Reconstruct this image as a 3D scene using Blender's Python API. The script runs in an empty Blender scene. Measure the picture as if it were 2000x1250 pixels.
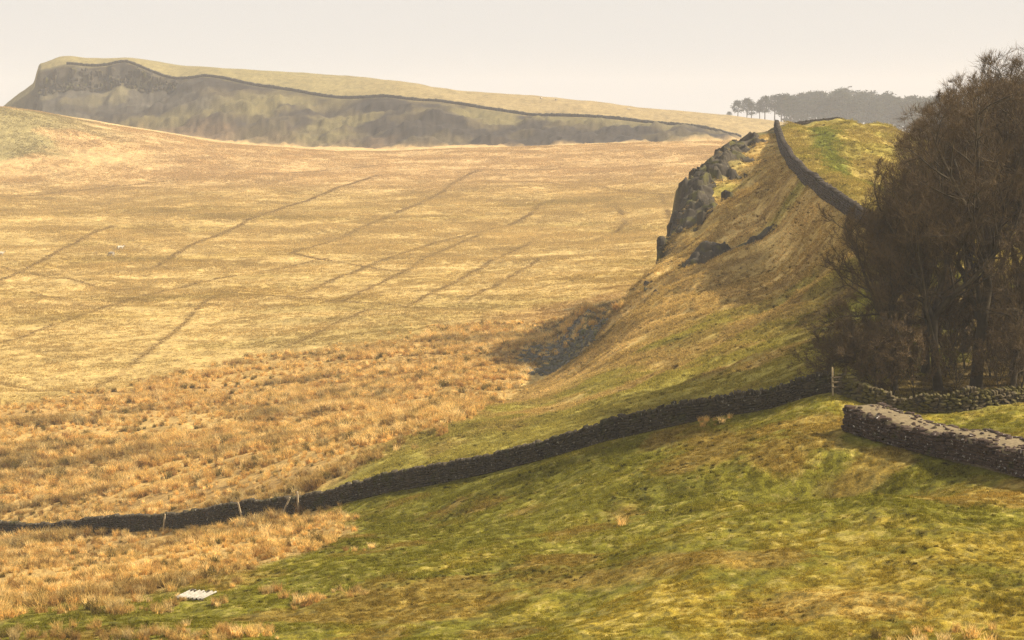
import bpy, math, random
import numpy as np

# ------------------------------------------------------------------ camera, sky, sun, exposure
scene = bpy.context.scene
col = scene.collection
F = 4000.0                        # focal length in photo pixels (2000 px wide photo)
TH = math.atan(405.0 / F)         # camera pitch below the horizontal
CT, ST = math.cos(TH), math.sin(TH)

cam_d = bpy.data.cameras.new('camera')
cam_d.sensor_width = 36.0
cam_d.lens = 36.0 * F / 2000.0
cam_d.clip_start = 0.5
cam_d.clip_end = 9000.0
cam = bpy.data.objects.new('camera', cam_d)
cam.location = (0, 0, 0)
cam.rotation_euler = (math.pi / 2 - TH, 0, 0)
col.objects.link(cam)
scene.camera = cam

SUN_AZ = math.radians(88.0)       # from +Y (view direction) towards +X (right)
SUN_EL = math.radians(41.0)
world = bpy.data.worlds.new('World')
scene.world = world
world.use_nodes = True
nt = world.node_tree
nt.nodes.clear()
w_out = nt.nodes.new('ShaderNodeOutputWorld')
w_bg = nt.nodes.new('ShaderNodeBackground')
w_bg.inputs['Strength'].default_value = 0.11
sky = nt.nodes.new('ShaderNodeTexSky')
sky.sky_type = 'NISHITA'
sky.sun_disc = False
sky.sun_elevation = SUN_EL
sky.sun_rotation = SUN_AZ
sky.dust_density = 6.0
sky.air_density = 1.0
veil = nt.nodes.new('ShaderNodeMix')          # thin even veil of bright haze cloud over the clear sky
veil.data_type = 'RGBA'
veil.inputs['Factor'].default_value = 0.93
veil.inputs['B'].default_value = (3.98, 3.80, 3.58, 1)
nt.links.new(sky.outputs['Color'], veil.inputs['A'])
nt.links.new(veil.outputs['Result'], w_bg.inputs['Color'])
nt.links.new(w_bg.outputs['Background'], w_out.inputs['Surface'])

sun_d = bpy.data.lights.new('sun', 'SUN')
sun_d.energy = 5.0
sun_d.angle = math.radians(1.2)
sun_d.color = (1.0, 0.87, 0.68)
sun = bpy.data.objects.new('sun', sun_d)
sun.rotation_euler = (math.pi / 2 - SUN_EL, 0, math.pi - SUN_AZ)
sun.location = (200, 100, 200)
col.objects.link(sun)

scene.view_settings.view_transform = 'Standard'
scene.view_settings.look = 'None'
scene.view_settings.exposure = 0.95
scene.view_settings.gamma = 1.0
scene.render.engine = 'CYCLES'
scene.cycles.use_denoising = True
scene.cycles.denoising_prefilter = 'NONE'
scene.cycles.max_bounces = 6
scene.cycles.volume_bounces = 1
scene.cycles.transparent_max_bounces = 6

# ------------------------------------------------------------------ pixels and positions
def P(px, py, d):
    """point seen at photo pixel (px, py) at forward distance d (metres)"""
    a = (px - 1000.0) / F
    b = (625.0 - py) / F
    y = CT + b * ST
    z = -ST + b * CT
    return (a * d / y, d, z * d / y)

def project(X, Y, Z):
    depth = Y * CT - Z * ST
    up = Y * ST + Z * CT
    return 1000.0 + F * X / depth, 625.0 - F * up / depth

def sstep(a, b, x):
    t = np.clip((x - a) / (b - a), 0, 1)
    return t * t * (3 - 2 * t)

# lattice noise, -1..1
_rs = np.random.RandomState(7)
_PERM = _rs.randint(0, 1 << 30, 4096)
_VAL = _rs.rand(65536) * 2 - 1
def vnoise(x, y, seed=0):
    xi = np.floor(x).astype(np.int64); yi = np.floor(y).astype(np.int64)
    fx = x - xi; fy = y - yi
    fx = fx * fx * fx * (fx * (fx * 6 - 15) + 10)
    fy = fy * fy * fy * (fy * (fy * 6 - 15) + 10)
    def h(i, j):
        return _VAL[(_PERM[(i + seed * 131) & 4095] ^ _PERM[(j * 7 + seed * 17 + 977) & 4095]) & 65535]
    a = h(xi, yi); b = h(xi + 1, yi); c = h(xi, yi + 1); d = h(xi + 1, yi + 1)
    return a + (b - a) * fx + (c - a) * fy + (a - b - c + d) * fx * fy

def fbm(x, y, scale, octs=4, seed=0, gain=0.5):
    r = 0.0; amp = 1.0; tot = 0.0; f = 1.0 / scale
    for o in range(octs):
        ca, sa = math.cos(0.6 + o), math.sin(0.6 + o)
        r = r + amp * vnoise((x * ca - y * sa) * f + 13.7 * o, (x * sa + y * ca) * f - 5.1 * o, seed + o)
        tot += amp; amp *= gain; f *= 2.03
    return r / tot * 1.6

def poly_sd(px, py, poly):
    """signed distance to a polygon, negative inside"""
    d2 = np.full(px.shape, 1e18); inside = np.zeros(px.shape, bool)
    n = len(poly)
    for i in range(n):
        x1, y1 = poly[i]; x2, y2 = poly[(i + 1) % n]
        ex, ey = x2 - x1, y2 - y1
        t = np.clip(((px - x1) * ex + (py - y1) * ey) / (ex * ex + ey * ey + 1e-9), 0, 1)
        d2 = np.minimum(d2, (px - x1 - t * ex) ** 2 + (py - y1 - t * ey) ** 2)
        c = ((y1 > py) != (y2 > py))
        xs = x1 + (py - y1) * ex / (ey if abs(ey) > 1e-9 else 1e-9)
        inside ^= c & (px < xs)
    d = np.sqrt(d2)
    return np.where(inside, -d, d)

def line_d(x, y, pts):
    """distance to an open polyline, and its side (positive = left of travel)"""
    best = np.full(x.shape, 1e18); side = np.zeros(x.shape)
    for i in range(len(pts) - 1):
        x1, y1 = pts[i]; x2, y2 = pts[i + 1]
        ex, ey = x2 - x1, y2 - y1
        t = np.clip(((x - x1) * ex + (y - y1) * ey) / (ex * ex + ey * ey + 1e-9), 0, 1)
        dd = (x - x1 - t * ex) ** 2 + (y - y1 - t * ey) ** 2
        cr = ex * (y - y1) - ey * (x - x1)
        m = dd < best - 1e-9
        best = np.where(m, dd, best); side = np.where(m, np.sign(cr), side)
    return np.sqrt(best), side

# ------------------------------------------------------------------ terrain shape
def q(X, Y):
    w = np.maximum(Y + 30.0, 4.0)
    return X / w * 3.0, np.log(w)

class TPS:
    def __init__(self, pts, lam=2e-4):
        p = np.array(pts, float)
        self.a, self.b = q(p[:, 0], p[:, 1])
        n = len(p)
        r2 = (self.a[:, None] - self.a) ** 2 + (self.b[:, None] - self.b) ** 2
        K = 0.5 * r2 * np.log(r2 + 1e-12) + lam * np.eye(n)
        Q = np.stack([np.ones(n), self.a, self.b], 1)
        A = np.zeros((n + 3, n + 3)); A[:n, :n] = K; A[:n, n:] = Q; A[n:, :n] = Q.T
        self.w = np.linalg.solve(A, np.concatenate([p[:, 2], np.zeros(3)]))
    def __call__(self, X, Y):
        X = np.asarray(X, float); Y = np.asarray(Y, float)
        a, b = q(X, Y)
        n = len(self.a)
        out = self.w[n] + self.w[n + 1] * a + self.w[n + 2] * b
        for i in range(n):
            r2 = (a - self.a[i]) ** 2 + (b - self.b[i]) ** 2
            out += self.w[i] * 0.5 * r2 * np.log(r2 + 1e-12)
        return out

# near ground: hillside, field wall line, spur slope, knoll, near valley floor (photo pixel, distance)
A_PIX = [
 (0,1055,165),(300,1035,148),(600,1000,133),(800,955,125),(1000,913,119),(1200,858,115),(1400,813,112),(1500,797,111.5),(1628,762,110.5),
 (1750,765,113),(1900,768,113),(2080,765,113),(2300,800,113),
 (1650,838,102),(1760,868,98),(1880,899,94),(2000,932,89),(1990,840,98),(2250,960,85),
 (1300,1000,92),(1000,960,110),(1200,918,105),(1500,872,100),(1500,1050,80),(1500,1150,70),(1300,1100,76),
 (1800,1000,83),(1800,1130,70),(2000,1250,60),(1000,1250,66),(0,1250,74),(500,1250,70),(1500,1250,63),
 (0,1150,104),(400,1150,87),(700,1050,102),(400,1090,107),(0,1100,132),(700,1150,82),(1000,1100,83),(850,1010,110),
 (-300,1100,140),(-300,1250,78),(2300,1250,58),
 # beyond the field wall
 (0,860,212),(300,900,190),(500,800,222),(700,850,166),(900,800,170),(300,980,162),(600,930,150),(-300,900,205),
 (1000,850,138),(1100,800,158),(1200,750,163),(1300,700,168),(1250,650,190),(1350,600,190),(1400,750,138),
 (1500,650,160),(1600,600,165),(1550,500,195),(1450,500,206),(1500,450,215),(1400,430,228),(1450,350,247),(1380,500,215),
 (1630,690,127),(1800,600,150),(2000,600,150),
 # spur edge and foot
 (1490,258,292),(1425,288,270),(1350,370,250),(1325,410,242),(1312,460,236),(1300,500,230),(1250,560,222),(1190,607,215),(1165,645,213),(1050,745,208),(800,760,220),
 # knoll and its wall
 (1720,462,175),(1668,425,185),(1625,395,195),(1590,366,205),(1560,338,220),(1538,310,240),(1524,280,262),(1518,258,282),(1517,246,299),
 (1600,252,292),(1650,240,302),(1700,252,302),(1770,266,302),(1700,380,215),(1640,350,230),(1850,330,260),(1850,470,195),(2000,400,250),(2200,450,220),
]
A_XYZ = [(0,0,-1.75),(0,-12,1.0),(6,15,-6.6),(-8,15,-6.9),(0,32,-11.6),(14,32,-11.2),(-16,32,-12.4),(0,50,-15.6),(18,46,-14.4),(-22,48,-16.0),
 (45,345,-7.0),(60,345,-7.5),(36,345,-8.5),(90,345,-9.0),(60,420,-14),(110,420,-14),(-120,200,-36),(90,120,-15.0),(80,200,-13)]
# valley floor and the low hill on the left
B_PIX = [
 (0,862,214),(0,700,282),(0,590,345),(0,490,440),(0,400,560),(0,352,640),
 (300,860,210),(300,700,280),(300,490,442),(300,400,562),(300,345,660),
 (600,800,222),(600,700,268),(600,590,340),(600,490,440),(600,400,562),(600,330,690),(560,292,770),
 (900,700,250),(900,590,330),(900,490,435),(900,400,560),(900,330,690),(900,291,775),
 (1050,746,212),(1180,620,285),(1100,640,290),(1200,500,405),(1200,400,550),(1200,330,670),(1200,286,760),(1250,560,335),
 (1400,400,520),(1400,330,650),(1420,283,750),(1700,400,480),(1700,300,700),
 (0,218,735),(130,238,745),(300,264,755),(430,281,765),(0,290,690),(200,300,700),(-300,190,740),(-300,300,660),
 (-300,860,220),(-300,600,345),(-300,450,480),
]
B_XYZ = [(-250,860,-14),(-120,880,-14),(0,900,-14),(120,900,-13),(260,900,-12),(-400,1000,-15),(0,1100,-18),(300,1100,-16),(-60,165,-35.5),(0,130,-24),(10,215,-28.3),(30,215,-28),(40,330,-27.5),(90,330,-28)]
# far crag, its dip slope and the ground under the far wood
C_PIX = [
 (82,127,1000),(122,108,1005),(200,114,1010),(250,112,1012),(330,126,1030),(450,138,1050),(600,150,1050),(760,163,1030),(900,178,1000),(1050,190,980),
 (1200,203,960),(1400,222,930),(1510,236,905),(1650,254,930),(1800,266,940),(2000,275,940),(2200,285,940),
 (130,122,988),(245,119,982),(400,150,950),(560,176,920),(690,192,900),(750,189,890),(850,199,880),(940,214,872),(1050,225,862),(1200,234,850),(1370,250,835),(1450,273,825),(1560,300,825),
 (200,168,955),(330,178,945),(110,172,955),
 (40,128,1000),(0,132,1000),(-80,150,1000),(0,180,955),(-200,170,1000),(-200,220,955),
 (130,245,905),(300,268,872),(500,290,835),(700,294,805),(900,292,795),(1100,287,788),(1300,281,785),(1420,284,785),(1600,300,785),
 (500,230,880),(700,240,855),(900,240,840),(1100,250,825),
]
def _r(px, py, d, dd, dz):
    x, y, z = P(px, py, d)
    return (x * (d + dd) / d, d + dd, z + dz)
C_XYZ = [P(1430, 234, 1350), P(1600, 258, 1400), P(1800, 275, 1400), P(2000, 282, 1400), P(1430, 240, 1500), P(1700, 272, 1550)] + [_r(0, 135, 1000, 90, -8), _r(-200, 170, 1000, 120, -8), _r(85, 122, 1000, 60, -5)] + [_r(px, py, d, 160, -13) for px, py, d in C_PIX[:17:2]] + [_r(px, py, d, 600, -40) for px, py, d in C_PIX[:11:4]] + [_r(px, py, d, 2400, -60) for px, py, d in C_PIX[:17:4]]

SA = TPS([P(*p) for p in A_PIX] + A_XYZ)
SB = TPS([P(*p) for p in B_PIX] + B_XYZ)
SC = TPS([P(*p) for p in C_PIX] + C_XYZ)

# plan of the scarp edge of the spur, from far to near, then on along the foot of the slope
EDGE = [(130, 420), (52, 330)] + [P(*p)[:2] for p in ((1490,258,292),(1425,288,270),(1385,325,258),(1350,370,250),(1325,410,242),(1312,460,236),(1300,500,230),(1250,560,222),(1190,607,215),(1165,645,213),(1050,745,208))] + [(-40, 216), (-300, 300)]

FARWALL = [(130,119,985),(185,119,984),(245,115,982),(270,122,978),(330,132,968),(400,147,950),(470,160,938),(560,173,920),(640,187,906),(690,190,900),(750,186,890),(800,189,880),(850,196,880),(900,200,876),(940,211,872),(975,218,869),(1050,222,862),(1120,223,856),(1200,231,850),(1290,241,842),(1370,247,835),(1410,256,830),(1450,271,825)]
_fw = np.array(FARWALL, float)
_fwp = np.array([P(*p) for p in FARWALL])

# old drainage and boundary lines in the valley floor (photo pixels)
DITCH = [
 [(0,385),(180,370),(330,355),(480,345),(620,333),(760,322)],
 [(0,672),(130,625),(290,575),(430,545),(560,520),(640,505)],
 [(0,545),(60,520),(160,470),(220,440)],
 [(0,520),(120,545),(250,575)],
 [(290,530),(370,480),(480,435),(600,390),(700,355),(740,345)],
 [(570,495),(680,460),(760,425),(850,385),(900,350),(935,335)],
 [(570,495),(640,510),(720,525),(800,530)],
 [(600,570),(720,520),(830,480),(940,455),(1010,435),(1045,415),(1050,400),(1100,390)],
 [(670,590),(770,540),(860,490),(940,460)],
 [(790,600),(880,555),(960,510),(1040,475)],
 [(900,590),(1000,540),(1070,500)],
 [(420,570),(560,580),(700,590),(800,600),(900,600)],
 [(180,765),(260,715),(340,650),(390,600),(430,575)],
 [(0,748),(100,765),(195,772)],
 [(570,675),(640,640),(720,605)],
 [(940,335),(1100,330),(1250,327),(1400,322)],
 [(1195,400),(1225,430),(1215,450),(1160,470)],
 [(1290,380),(1305,415),(1310,440)],
 [(1060,360),(1200,370),(1320,382)],
 [(60,570),(170,600)],
]
WALL_LINES = [[P(*p)[:2] for p in L] for L in (
 ((1720,462,175),(1668,425,185),(1625,395,195),(1590,366,205),(1560,338,220),(1538,310,240),(1524,280,262),(1518,258,282),(1517,246,299)),
 ((-60,1064,169),(0,1055,165),(150,1048,156),(300,1035,148),(450,1020,140),(600,1000,133),(700,980,129),(800,955,125),(900,935,122),(1000,913,119),(1100,887,117),(1200,858,115),(1300,833,113.5),(1400,813,112),(1500,797,111.5),(1570,778,111),(1628,762,110.5)),
 ((1652,838,102),(1760,868,98),(1880,899,94),(2000,932,89),(2120,975,84.5)))]
WALL_LINES[2] = [(x + .8, y) for x, y in WALL_LINES[2]]
HWALL, FIELD_WALL, ROMAN = WALL_LINES
def terrain(X, Y, detail=True):
    """height of the ground, and masks"""
    X = np.asarray(X, float); Y = np.asarray(Y, float)
    near = Y < 470; far = Y > 560
    zA = np.full(X.shape, -60.0); zB = np.full(X.shape, -80.0); zC = np.full(X.shape, -60.0)
    s = np.zeros(X.shape)
    if near.any():
        xn, yn = X[near], Y[near]
        a = SA(xn, yn)
        dist, side = line_d(xn, yn, EDGE)
        sd = dist * np.where(side < 0, 1, -1)        # positive = outside, on the valley side
        if detail:
            rug = sstep(8, 20, xn) * sstep(190, 225, yn)
            sd = sd + rug * (1.5 * fbm(xn, yn, 7.0, 3, 40) + 0.5 * vnoise(xn / 1.4, yn / 1.4, 44))
        out = np.maximum(sd, 0)
        k = 0.06 + 0.5 * sstep(-30, 0, xn) + 2.2 * sstep(9, 18, xn)
        # rocky steps on the scarp
        a = a - k * out - sstep(-1.0, 3.5, sd) * sstep(10, 17, xn) * 3.2 + 1.0 * sstep(10, 17, xn) * (1 - sstep(262, 280, yn)) * np.exp(-((sd + 2.0) / 2.5) ** 2)
        zA[near] = a; s[near] = sd
    mB = Y > 120
    zB[mB] = SB(X[mB], Y[mB])
    if far.any():
        xf, yf = X[far], Y[far]
        c = SC(xf, yf)
        jag = 2.2 * fbm(xf, yf, 9, 3, 47) if detail else 0.0
        dx = np.maximum(-229.0 * yf / 1000.0 - xf + jag * .5, 0)            # end of the far crag
        c = c - 7.0 * sstep(0, 3.2, dx) - .66 * dx
        pf = 1000 + F * xf / (yf * 1.005)
        fd = np.interp(pf, _fw[:, 0], _fw[:, 2]) - yf + jag * 1.6
        c = c - (1 - sstep(270, 400, pf)) * 7.0 * sstep(4, 9, fd) * (1 - .6 * sstep(20, 70, fd))
        zC[far] = c
    def smax(a, b, k):
        h = np.clip(0.5 + 0.5 * (a - b) / k, 0, 1)
        return b + (a - b) * h + k * h * (1 - h)
    nearf = 1 - sstep(190, 214, Y) * (1 - sstep(-60, -2, X) * 0.0)
    zBn = zB - 1.2 * nearf - 6 * (1 - sstep(120, 165, Y))
    z = smax(zA, zBn, 1.6)
    inA = sstep(-1.0, 0.6, zA - zBn)
    wC = sstep(560, 600, Y)
    zC2 = np.where(far, zC, -60) - 12 * (1 - wC)
    inC = sstep(-1.0, 0.5, zC2 - z) * far
    z = smax(z, zC2, 2.5)
    # hollows and mounds of the near hillside
    def dent(px, py, d, depth, rx, ry, rot=0.0):
        c = P(px, py, d); ca, sa = math.cos(rot), math.sin(rot)
        u = ((X - c[0]) * ca + (Y - c[1]) * sa) / rx; v = (-(X - c[0]) * sa + (Y - c[1]) * ca) / ry
        return depth * np.exp(-(u * u + v * v))
    if near.any():
        z = z + dent(1640, 935, 92, -1.9, 2.8, 4.5, 0.5) + dent(1500, 950, 93, -0.7, 4, 4.5, 0.3) + dent(1560, 1025, 82, 0.65, 8, 2.6, -.05) + dent(1690, 1060, 78, 0.4, 6, 4) \
              + dent(1330, 1080, 79, 0.6, 3.5, 4.0, 0.4) + dent(1180, 1060, 84, -0.45, 3, 4) + dent(1000, 940, 112, 0.5, 4, 3) + dent(1420, 1130, 73, 0.35, 4, 3) + dent(1850, 1100, 74, 0.4, 3, 5) + dent(1150, 1180, 71, -0.3, 4, 3) \
              + dent(1100, 690, 214, -1.3, 6, 5)
    if detail:
        zs = z.copy()
        # rough ground: hummocks near, broader rolls far
        z = z + np.where(Y < 420, (0.11 + .05 * sstep(105, 130, Y)) * fbm(X, Y, 3.2, 3, 3) * (1 + inA) * 0.6 + 0.30 * fbm(X, Y, 14, 3, 5), 0)
        z = z + (1 - sstep(110, 200, Y)) * 0.07 * fbm(X, Y, 0.7, 2, 9)
        z = z + sstep(300, 500, Y) * 0.5 * fbm(X, Y, 30, 4, 15)
        # terracettes and rock ribs on the spur slope
        sp = inA * sstep(120, 165, Y) * (Y < 330) * sstep(0, 14, X)
        z = z + sp * (0.30 * fbm(X * 0.55 + Y * 0.15, Y * 1.0, 2.8, 3, 21) + 0.45 * np.maximum(0, fbm(X, Y, 9, 3, 25) - 0.15) + sstep(185, 225, Y) * 0.5 * fbm(X, Y, 4.0, 3, 28))
        if near.any():                                  # walls stand on evened ground
            for L in WALL_LINES:
                dl = line_d(X, Y, L)[0]
                z = z + (zs - z) * .9 * np.exp(-(dl / 2.2) ** 2)
        # far scarp: gullies and rock
        ww = inC
        if far.any():
            dw = np.interp(project(X, np.maximum(Y, 1), z)[0], _fw[:, 0], _fw[:, 2]) - Y
            sc = ww * sstep(2, 18, dw) * (1 - sstep(90, 125, dw))
            z = z + sc * (2.4 * fbm(X, Y * 0.8, 26, 4, 31) + 1.9 * fbm(X, Y * 1.3, 9, 4, 35, .6))
            z = z + ww * (1 - sstep(-8, 0, dw)) * 0.9 * fbm(X, Y, 40, 4, 37)
    return z, dict(inA=inA, inC=inC, s=s)

def ground(x, y):
    z, _ = terrain(np.atleast_1d(np.asarray(x, float)), np.atleast_1d(np.asarray(y, float)))
    return z

def Pg(px, py, d0, d1, n=900):
    """where the sight line through a photo pixel meets the ground between two distances"""
    d = np.geomspace(d0, d1, n)
    p = np.array([P(px, py, t) for t in d])
    z = ground(p[:, 0], p[:, 1])
    hit = np.where(z >= p[:, 2])[0]
    i = hit[0] if len(hit) else np.argmin(np.abs(z - p[:, 2]))
    return (p[i, 0], p[i, 1], z[i])

# ------------------------------------------------------------------ what grows where (base colours)
def V(*c): return np.array(c, float)
def lerp(a, b, t): return a + (b - a) * t[..., None]

_bg = np.geomspace(170, 820, 500)
def _floor_hit(px, py):
    p = np.array([P(px, py, t) for t in _bg])
    z = SB(p[:, 0], p[:, 1])
    h = np.where(z >= p[:, 2])[0]
    i = h[0] if len(h) else len(_bg) - 1
    return (p[i, 0], p[i, 1])
def _round(L):
    p = np.array(L)
    for _ in range(2):
        p = np.concatenate([p[:1], np.stack([p[:-1] * .75 + p[1:] * .25, p[:-1] * .25 + p[1:] * .75], 1).reshape(-1, 2), p[-1:]])
    return [tuple(v) for v in p[::2]] + [tuple(p[-1])]
DITCH_W = [_round([_floor_hit(*p) for p in L]) for L in DITCH]

RUSH_POLY = [(-400,1250),(-400,800),(0,800),(200,775),(400,728),(650,682),(850,645),(1050,605),(1150,575),(1235,555),(1190,612),(1080,690),(1000,765),(850,835),(650,938),(560,960),(640,985),(725,1005),(640,1055),(500,1112),(410,1135),(330,1165),(250,1185),(130,1180),(30,1190),(-60,1260)]
GREEN_PATH = [P(*p)[:2] for p in ((1600,252,292),(1607,280,270),(1625,315,245),(1645,350,228),(1672,378,214),(1700,395,207),(1760,420,198))]

def ground_color(X, Y, Z, m, fine=1.0):
    px, py = project(X, np.maximum(Y, 5), Z)
    inA, inC, s = m['inA'], m['inC'], m['s']
    n1 = fbm(X, Y, 22, 4 if fine else 3, 51); n2 = fbm(X, Y, 5.0, 4 if fine else 2, 55); n3 = fine * fbm(X, Y, 1.3, 3, 59); n4 = fbm(X, Y, 60, 3, 61)
    # valley floor: straw, streaked across the view, olive where it is grazed
    st = fbm(X, Y * 2.6, 30, 4, 63)
    c = lerp(np.broadcast_to(V(.43, .318, .130), X.shape + (3,)), V(.37, .265, .09), sstep(-.1, .7, n1 * .6 + st * .7))
    c = lerp(c, V(.33, .255, .095), sstep(.15, .9, st + .4 * n4) * .6)
    c = lerp(c, V(.52, .39, .17), sstep(.1, .8, -st + .3 * n2) * .35)
    # far end of the floor and low hill: paler, pinkish
    c = lerp(c, V(.46, .325, .16), sstep(560, 680, Y))
    c = lerp(c, V(.26, .225, .10), sstep(.05, .5, n4 + .8 * n1) * sstep(620, 680, Y) * (px < 330) * sstep(330, 60, px) * .9)
    # rush and purple-moor-grass ground
    wob = 22 * fbm(X, Y, 12, 3, 71) + 10 * n2
    rush = 1 - sstep(-14, 14, poly_sd(px, py, RUSH_POLY) + wob * np.clip(130 / np.maximum(Y, 60), .3, 1.3))
    rush = rush * (Y < 380)
    c = lerp(c, lerp(np.broadcast_to(V(.40, .275, .105), X.shape + (3,)), V(.32, .21, .08), sstep(-.2, .6, n1 + .5 * n2)), rush)
    # spur slope: bleached grass on top, greener below
    slope = inA * sstep(116, 122, Y + 0.0 * X)
    so = np.broadcast_to(V(.42, .305, .11), X.shape + (3,))
    so = lerp(so, V(.50, .37, .155), sstep(0, .7, n2 + .5 * n3))
    so = lerp(so, V(.27, .235, .055), sstep(-.1, .5, .8 * n1 + .5 * n2 + 1.5 * (1 - sstep(118, 215, Y)) - .25))
    so = lerp(so, V(.27, .18, .075), sstep(.25, .6, fbm(X, Y, 6, 3, 75)) * .4)
    below_wall_line = line_side_fieldwall(X, Y)        # 1 beyond the field wall
    near_green = 1 - below_wall_line
    A = so
    # knoll top right of the wall
    dist, side = line_d(X, Y, HWALL)
    kn = np.where(side < 0, 1.0, 0.0) * (Y > 165) * (Y < 420)
    kc = lerp(np.broadcast_to(V(.33, .26, .075), X.shape + (3,)), V(.26, .22, .052), sstep(-.2, .5, n2))
    gd, _ = line_d(X, Y, GREEN_PATH)
    kc = lerp(kc, V(.18, .195, .036), (1 - sstep(1.0, 2.1, gd + .25 * n2)))
    A = lerp(A, kc, kn)
    # turf of the near hillside
    n7 = fine * fbm(X, Y, .34, 2, 87)
    gr = np.broadcast_to(V(.165, .155, .018), X.shape + (3,))
    gr = lerp(gr, V(.245, .185, .027), sstep(-.1, .8, .5 * n1 + .35 * n2 + .5 * n3))
    gr = lerp(gr, V(.145, .140, .018), sstep(.1, .8, -.5 * n1 + .6 * fbm(X, Y, 3.4, 2 if fine < 1 else 3, 79) + .4 * n3) * .9)
    gr = lerp(gr, V(.27, .165, .045), sstep(.22, .65, fbm(X, Y, 5, 4 if fine else 2, 77)) * .55)
    gr = lerp(gr, V(.05, .048, .014), sstep(.42, .7, n7 + .35 * n3) * .6 * fine)
    gr = lerp(gr, V(.40, .33, .12), sstep(.45, .8, -n7 + .3 * n2) * .4 * fine)
    A = lerp(A, gr, near_green)
    # wood floor
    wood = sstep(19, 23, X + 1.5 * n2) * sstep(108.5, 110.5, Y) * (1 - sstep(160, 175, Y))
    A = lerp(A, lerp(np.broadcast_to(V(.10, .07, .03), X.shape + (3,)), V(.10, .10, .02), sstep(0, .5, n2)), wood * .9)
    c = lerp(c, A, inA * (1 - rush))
    # boulder hollow at the foot of the spur
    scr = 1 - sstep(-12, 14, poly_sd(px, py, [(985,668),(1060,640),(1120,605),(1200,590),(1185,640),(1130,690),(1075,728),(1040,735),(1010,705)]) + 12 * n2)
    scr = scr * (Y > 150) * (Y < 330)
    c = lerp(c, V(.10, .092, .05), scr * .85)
    # rock of the scarp
    rock = sstep(-4.6, -1.6, s + 1.6 * n2 + .8 * n3) * sstep(13, 18, X) * (Y < 330) * inA * sstep(218, 232, Y)
    c = lerp(c, lerp(np.broadcast_to(V(.075, .066, .05), X.shape + (3,)), V(.14, .125, .05), sstep(.1, .5, n2)), rock)
    # far crag
    dw = np.interp(px, _fw[:, 0], _fw[:, 2]) - Y
    n5 = fbm(X, Y * 1.6, 60, 4, 81); n6 = fbm(X, Y * 1.4, 16, 4, 85)
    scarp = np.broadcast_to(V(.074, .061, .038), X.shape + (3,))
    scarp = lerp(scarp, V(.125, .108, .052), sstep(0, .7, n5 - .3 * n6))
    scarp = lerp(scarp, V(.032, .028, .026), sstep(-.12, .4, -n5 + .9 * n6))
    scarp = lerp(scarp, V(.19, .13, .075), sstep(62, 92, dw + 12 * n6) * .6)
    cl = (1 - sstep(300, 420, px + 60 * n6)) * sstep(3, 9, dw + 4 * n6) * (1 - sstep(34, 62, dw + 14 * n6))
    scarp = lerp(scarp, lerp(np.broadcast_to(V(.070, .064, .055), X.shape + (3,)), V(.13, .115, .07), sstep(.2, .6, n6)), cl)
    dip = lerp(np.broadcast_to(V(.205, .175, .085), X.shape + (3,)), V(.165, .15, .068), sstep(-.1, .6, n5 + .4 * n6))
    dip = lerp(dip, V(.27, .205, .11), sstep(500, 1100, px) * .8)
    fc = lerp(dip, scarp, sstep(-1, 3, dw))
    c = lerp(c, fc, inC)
    # old lines in the valley floor
    mm = (Y > 165) & (Y < 760) & (inC < .5) & (inA < .7)
    if mm.any():
        best = np.full(mm.sum(), 1e9); xx, yy = X[mm], Y[mm]
        for L in DITCH_W:
            best = np.minimum(best, line_d(xx, yy, L)[0])
        wdt = 0.5 + 0.0016 * yy
        t = np.zeros(X.shape); t[mm] = (1 - sstep(.3, 1.2, best / wdt + .4 * n3[mm])) * .6 * fine
        c = lerp(c, V(.22, .145, .055), t)
    # fine mottling of the growth itself
    c = c * (1 + .24 * n3 + .12 * n2)[..., None]
    return np.clip(c * V(1.0, .985, .93), .01, .8), rush, rock

_fl = FIELD_WALL + [(21.5, 108.5), (40, 100), (90, 95)]
def line_side_fieldwall(X, Y):
    d, s = line_d(X, Y, _fl)
    return sstep(-1.5, 1.5, d * s)

# ------------------------------------------------------------------ materials
def new_mat(name):
    m = bpy.data.materials.new(name); m.use_nodes = True
    n = m.node_tree; n.nodes.clear()
    o = n.nodes.new('ShaderNodeOutputMaterial')
    return m, n, o
def nd(n, t, **kw):
    x = n.nodes.new(t)
    for k, v in kw.items():
        setattr(x, k, v)
    return x
def noise_node(n, scale, detail=4, rough=.6, src=None):
    t = nd(n, 'ShaderNodeTexNoise'); t.inputs['Scale'].default_value = scale
    t.inputs['Detail'].default_value = detail; t.inputs['Roughness'].default_value = rough
    if src is not None: n.links.new(src, t.inputs['Vector'])
    return t
def ramp(n, fac, stops):
    r = nd(n, 'ShaderNodeValToRGB')
    while len(r.color_ramp.elements) < len(stops): r.color_ramp.elements.new(.5)
    for e, (p, c) in zip(r.color_ramp.elements, stops):
        e.position = p; e.color = tuple(c) + (1,) if len(c) == 3 else c
    n.links.new(fac, r.inputs['Fac'])
    return r
def mul(n, a, b):
    x = nd(n, 'ShaderNodeMix', data_type='RGBA', blend_type='MULTIPLY'); x.inputs['Factor'].default_value = 1
    n.links.new(a, x.inputs['A']); n.links.new(b, x.inputs['B'])
    return x.outputs['Result']

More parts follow.
